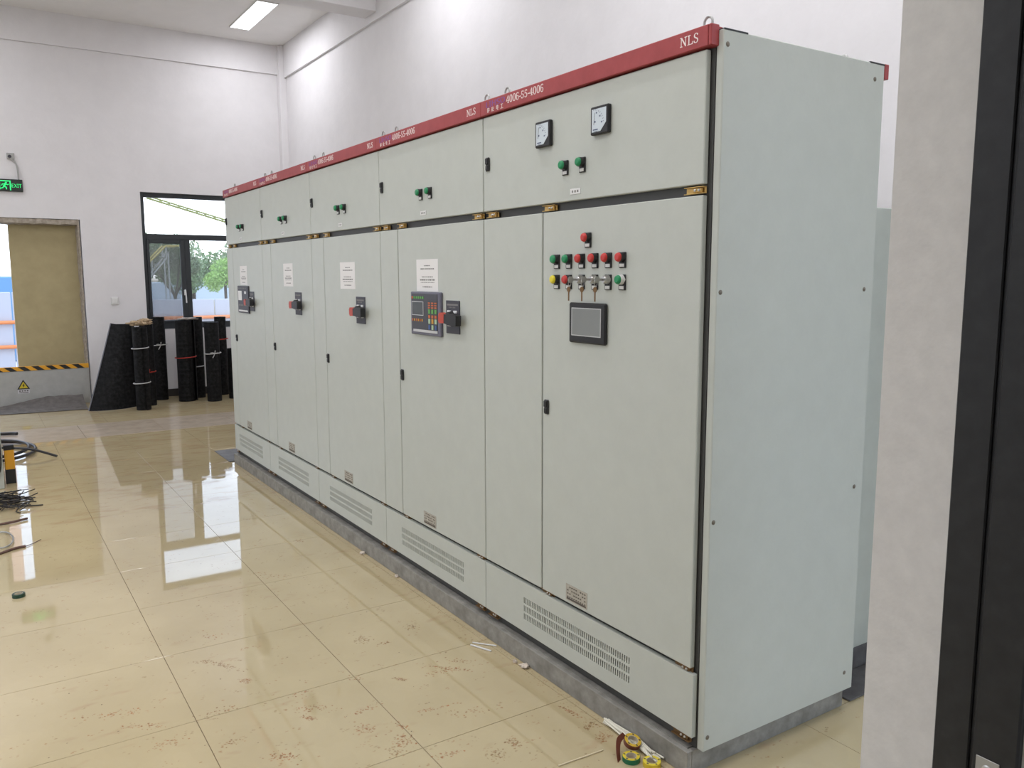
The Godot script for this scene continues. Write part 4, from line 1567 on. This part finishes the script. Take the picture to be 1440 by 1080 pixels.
	tag(obj("thin_strip", st, mat(rgb(222, 206, 172), 0.5)), "thin pale straw on the floor left of the tape rolls", "strip")
	st = mb()
	tube(st, [Vector3(-0.118, 0.004, -1.2), Vector3(-0.075, 0.004, -1.1)], 0.0035, 6)
	tube(st, [Vector3(-0.1, 0.004, -1.215), Vector3(-0.03, 0.004, -1.13)], 0.0028, 6)
	tag(obj("cable_tie", st, M.white), "crossed white plastic ties on the floor before the nearest cabinet", "cable tie")
	var crumbs := [[-0.034, -0.905, 0.018], [-0.034, -2.58, 0.016], [-0.03, -2.13, 0.01], [-0.045, -0.96, 0.009]]
	for i in 4:
		st = mb()
		lump(st, Vector3(0, 0.006, 0), Vector3(crumbs[i][2], 0.007, crumbs[i][2] * 1.2), 20 + i, 0.8, 7)
		var o := obj("plaster_crumb", st, mottled(rgb(222, 208, 192), 0.05, 3.0, 75, 0.9))
		o.position = Vector3(crumbs[i][0], 0, crumbs[i][1])
		tag(o, ["larger plaster crumb against the plinth of the nearest cabinet", "plaster crumb against the plinth below the middle cabinet", "small plaster crumb at the plinth of the second cabinet", "tiny plaster crumb beside the larger one at the nearest cabinet"][i], "crumb", "plaster crumbs along the plinth")

func tape_roll(p: Vector3, bs: Basis, rim: Material, side: Material, label: String) -> Node3D:
	var n := base("tape_roll", p)
	n.basis = bs
	tag(n, label, "tape roll", "rolls of tape on the floor")
	var st := mb()
	lathe(st, [Vector2(0.0285, 0.0175), Vector2(0.0295, 0.0165), Vector2(0.0295, 0.001), Vector2(0.0285, 0.0)], 36)
	obj("tape", st, rim, n)
	st = mb()
	lathe(st, [Vector2(0.0285, 0.0), Vector2(0.0185, 0.0)], 36)
	lathe(st, [Vector2(0.0185, 0.0175), Vector2(0.0285, 0.0175)].duplicate(), 36)
	obj("side_label", st, side, n)
	st = mb()
	for i in 5:
		var a := i * TAU / 5 + 0.4
		cbox(st, Vector3(cos(a) * 0.0235, 0.0178, sin(a) * 0.0235), Vector3(0.005, 0.0004, 0.007))
	obj("print", st, M.ink, n).set_meta("kind", "stuff")
	st = mb()
	lathe(st, [Vector2(0.0185, 0.0175), Vector2(0.0172, 0.0175), Vector2(0.0172, 0.0), Vector2(0.0185, 0.0)], 36)
	obj("core", st, mat(rgb(190, 180, 160), 0.7), n)
	return n

func build_beyond() -> void:
	# grey cabinet behind the row, seen in the gap by the doorway
	var c := base("rear_cabinet", Vector3(1.42, 0, -0.55))
	tag(c, "grey cabinet on a dark base, in the gap behind the nearest cabinet", "cabinet")
	var st := mb()
	span(st, Vector3(-0.44, 0.095, -0.4), Vector3(0.44, 1.845, 0.4), 0.003)
	obj("body", st, M.panel_beyond, c)
	st = mb()
	span(st, Vector3(-0.43, 0.0, -0.39), Vector3(0.43, 0.095, 0.398), 0.002)
	obj("base_frame", st, M.plate_dark, c)

# ---------------------------------------------------------------- outside
func leaf_mesh(sd: int, n: int, blobs: Array, size: float) -> SurfaceTool:
	var r := RandomNumberGenerator.new()
	r.seed = sd
	var st := mb()
	for i in n:
		var b = blobs[r.randi() % blobs.size()]
		var d := Vector3(r.randfn(), r.randfn(), r.randfn()).normalized() * pow(r.randf(), 0.45)
		var p: Vector3 = b[0] + d * b[1]
		var u := Vector3(r.randfn(), r.randfn(), r.randfn()).normalized()
		var v := u.cross(Vector3(r.randfn(), r.randfn(), r.randfn())).normalized()
		var s := size * r.randf_range(0.6, 1.4)
		var q := [p - u * s, p + v * s * 0.5, p + u * s, p - v * s * 0.5]
		face(st, q, p - u.cross(v), Transform3D())
	return st

func tree(at_p: Vector3, h: float, blobs: Array, leaves: int, size: float, tone: Color, sd: int, label: String, fork := true) -> void:
	var t := base("tree", at_p)
	tag(t, label, "tree", "trees outside the window")
	var st := mb()
	var lm := mat(tone, 0.7)
	lm.backlight_enabled = true
	lm.backlight = tone.darkened(0.3)
	lm.cull_mode = BaseMaterial3D.CULL_DISABLED
	if fork:
		for q in [[-0.5, 0.2], [0.42, -0.12], [0.1, 0.3], [-0.25, -0.2]]:
			tube(st, curve([Vector3(0, 0, 0), Vector3(q[0] * 0.12, h * 0.16, q[1] * 0.1), Vector3(q[0] * 0.6, h * 0.36, q[1] * 0.5), Vector3(q[0] * 1.2, h * 0.7, q[1])]), h * 0.02, 7)
	else:
		tube(st, [Vector3.ZERO, Vector3(0, h * 0.5, 0)], h * 0.03, 7)
	obj("trunk", st, M.bark, t)
	obj("crown", leaf_mesh(sd, leaves, blobs, size), lm, t)

func build_outside() -> void:
	var st := mb()
	span(st, Vector3(-60, -0.6, -90), Vector3(60, -0.25, FAR - 0.24))
	structure(obj("ground_outside", st, M.concrete), "pale concrete yard outside the far wall", "ground")
	# low white site fence in panels with two orange rails
	var f := base("site_fence", Vector3(0, -0.25, -16.0))
	tag(f, "low white site fence with orange rails outside the window", "fence")
	for i in 24:
		st = mb()
		span(st, Vector3(-12 + i * 1.2 + 0.01, 0.0, -0.04), Vector3(-12 + i * 1.2 + 1.19, 1.58 if i < 10 else 1.4, 0.0), 0.01)
		obj("fence_panel", st, M.hoarding, f)
	for y in [0.58, 1.03]:
		st = mb()
		tube(st, [Vector3(-12, y, 0.05), Vector3(16.8, y, 0.05)], 0.035, 8)
		obj("rail", st, M.rail, f)
	# ledge and pale strip beyond
	st = mb()
	span(st, Vector3(-40, -0.25, -30.0), Vector3(60, 0.75, -24.0), 0.05)
	tag(obj("earth_bank", st, M.ground), "tan earth bank beyond the white site fence", "bank")
	st = mb()
	span(st, Vector3(-45, -0.25, -46.0), Vector3(60, 1.35, -45.6), 0.05)
	tag(obj("far_wall_outside", st, mat(rgb(206, 218, 232), 0.7)), "long pale blue wall far beyond the trees outside", "wall")
	st = mb()
	span(st, Vector3(-1.35, -0.25, -21.0), Vector3(-0.2, 1.62, -19.5), 0.03)
	tag(obj("blue_container", st, M.blue), "blue container beyond the fence, in the gap beside the brown board", "container")
	st = mb()
	span(st, Vector3(-3.0, -0.25, -36.0), Vector3(-0.92, 9.0, -31.0), 0.05)
	tag(obj("pale_building", st, M.pink_wall), "pinkish building outside, in the gap beside the brown board", "building")
	# stair tower left in the window
	var s := base("stair_tower", Vector3(2.0, -0.25, -20.0))
	tag(s, "steel outdoor stair with yellow handrail in the screened sash", "stair")
	var a := Vector3(-0.45, 1.5, 0)
	var b := Vector3(0.22, 2.3, 0)
	for z in [-0.25, 0.25]:
		st = mb()
		tube(st, [a + Vector3(0, 0, z), b + Vector3(0, 0, z)], 0.02, 6)
		obj("stringer", st, M.stair, s)
		st = mb()
		tube(st, [a + Vector3(0, 0.42, z), b + Vector3(0, 0.3, z), b + Vector3(0.3, 0.3, z)], 0.022, 6)
		obj("handrail", st, M.stair_yellow, s)
		for k in 3:
			var p := a.lerp(b, k / 2.0) + Vector3(0, 0, z)
			st = mb()
			tube(st, [p, p + Vector3(0, 0.42 - 0.06 * k, 0)], 0.018, 5)
			obj("baluster", st, M.stair, s)
		st = mb()
		tube(st, [Vector3(0.26, 0, z), Vector3(0.26, 2.45, z)], 0.018, 6)
		obj("post", st, M.stair, s)
	for k in 5:
		var p := a.lerp(b, k / 4.0)
		st = mb()
		cbox(st, p + Vector3(0, 0.05, 0), Vector3(0.12, 0.015, 0.5))
		obj("tread", st, M.stair, s)
	# crane boom crossing the top light
	var cr := base("crane_boom", Vector3(0, 0, -34.0))
	tag(cr, "yellow green crane boom slanting across the top window pane", "crane")
	var p0 := Vector3(4.28, 4.8, 0)
	var p1 := Vector3(12.5, 2.5, 0)
	for q in [[0.0, 0.0], [-0.09, 0.05], [-0.09, -0.05]]:
		st = mb()
		tube(st, [p0 + Vector3(0, q[0], q[1]), p1 + Vector3(0, q[0], q[1])], 0.036, 6)
		obj("boom_tube", st, M.crane, cr)
	for k in 24:
		var pa := p0.lerp(p1, k / 24.0)
		var pb := p0.lerp(p1, (k + 1) / 24.0)
		st = mb()
		tube(st, [pa, pb + Vector3(0, -0.09, 0.05 if k % 2 else -0.05)], 0.012, 5)
		obj("brace", st, M.crane, cr)
	st = mb()
	span(st, p1 + Vector3(-0.3, -2.75, -0.5), p1 + Vector3(0.7, 0.2, 0.5), 0.05)
	obj("cab", st, M.crane, cr)
	# trees
	var dark := rgb(88, 104, 72)
	tree(Vector3(3.75, 0.8, -26.8), 1.7, [[Vector3(-0.45, 1.2, 0), 0.42], [Vector3(0.2, 1.25, 0.15), 0.45], [Vector3(-0.1, 1.5, 0), 0.42], [Vector3(0.5, 1.15, 0), 0.35], [Vector3(-0.75, 1.35, 0), 0.35]], 5000, 0.045, dark, 1, "dark forked tree seen through the screened sash")
	tree(Vector3(5.3, 0.75, -26.6), 1.6, [[Vector3(0, 1.0, 0), 0.5], [Vector3(0.5, 0.8, 0.1), 0.45], [Vector3(-0.4, 0.7, 0.2), 0.35], [Vector3(0.3, 1.2, 0), 0.4]], 4500, 0.045, rgb(150, 184, 100), 2, "bright green bushy tree in the right window pane", false)
	tree(Vector3(7.3, 0.75, -28.3), 1.8, [[Vector3(0, 1.1, 0), 0.6], [Vector3(0.7, 0.9, 0.1), 0.5], [Vector3(-0.5, 0.8, 0.2), 0.5]], 4500, 0.05, rgb(140, 172, 96), 6, "light green tree beside the bright bushy tree", false)
	for i in 6:
		var bl := []
		rng.seed = 40 + i
		for k in 6:
			bl.append([Vector3(rng.randf_range(-1.8, 1.8), rng.randf_range(1.9, 2.95), rng.randf_range(-0.6, 0.6)), rng.randf_range(0.85, 1.15)])
		tree(Vector3(4.6 + i * 3.0, -0.25, -38.0 - (i % 2) * 4.0), 3.4, bl, 7000, 0.09, rgb(112, 138, 92) if i % 2 else rgb(124, 142, 106), 50 + i, ["dark green tree far back behind the stair tower", "broad tree far back, behind the forked tree", "broad green tree far back, above the bright bushy tree", "green tree far back at the right of the window", "tree far back next to the cabinet's edge in the window", "tree far back beyond the cabinet's edge"][i], false)

func _ready() -> void:
	view_and_light()
	make_materials()
	build_floor()
	build_room()
	var k := 0
	for z in [-8.79, -5.0, -1.9, 0.15]:
		ceiling_lamp(1.3, z, ["white ceiling light panel near the far corner", "white ceiling light panel above the middle of the row", "white ceiling light panel above the second cabinet", "white ceiling light panel over the gap by the doorway"][k])
		ceiling_lamp(-2.4, z, ["white ceiling light panel before the far doorway", "white ceiling light panel mid room, left", "white ceiling light panel left of the nearest cabinets", "white ceiling light panel inside the near doorway"][k])
		ceiling_lamp(-4.4, z, ["white ceiling light panel in the far left of the room", "white ceiling light panel near the left wall, mid room", "white ceiling light panel near the left wall, by its windows", "white ceiling light panel in the near left of the room"][k])
		k += 1
	ceiling_lamp(-0.55, -1.9, "white ceiling light panel in front of the nearest cabinet")
	ceiling_lamp(-0.55, 0.15, "white ceiling light panel just inside the right doorway jamb")
	build_row()
	build_beyond()
	build_mats()
	build_wall_things()
	build_litter()
	build_outside()
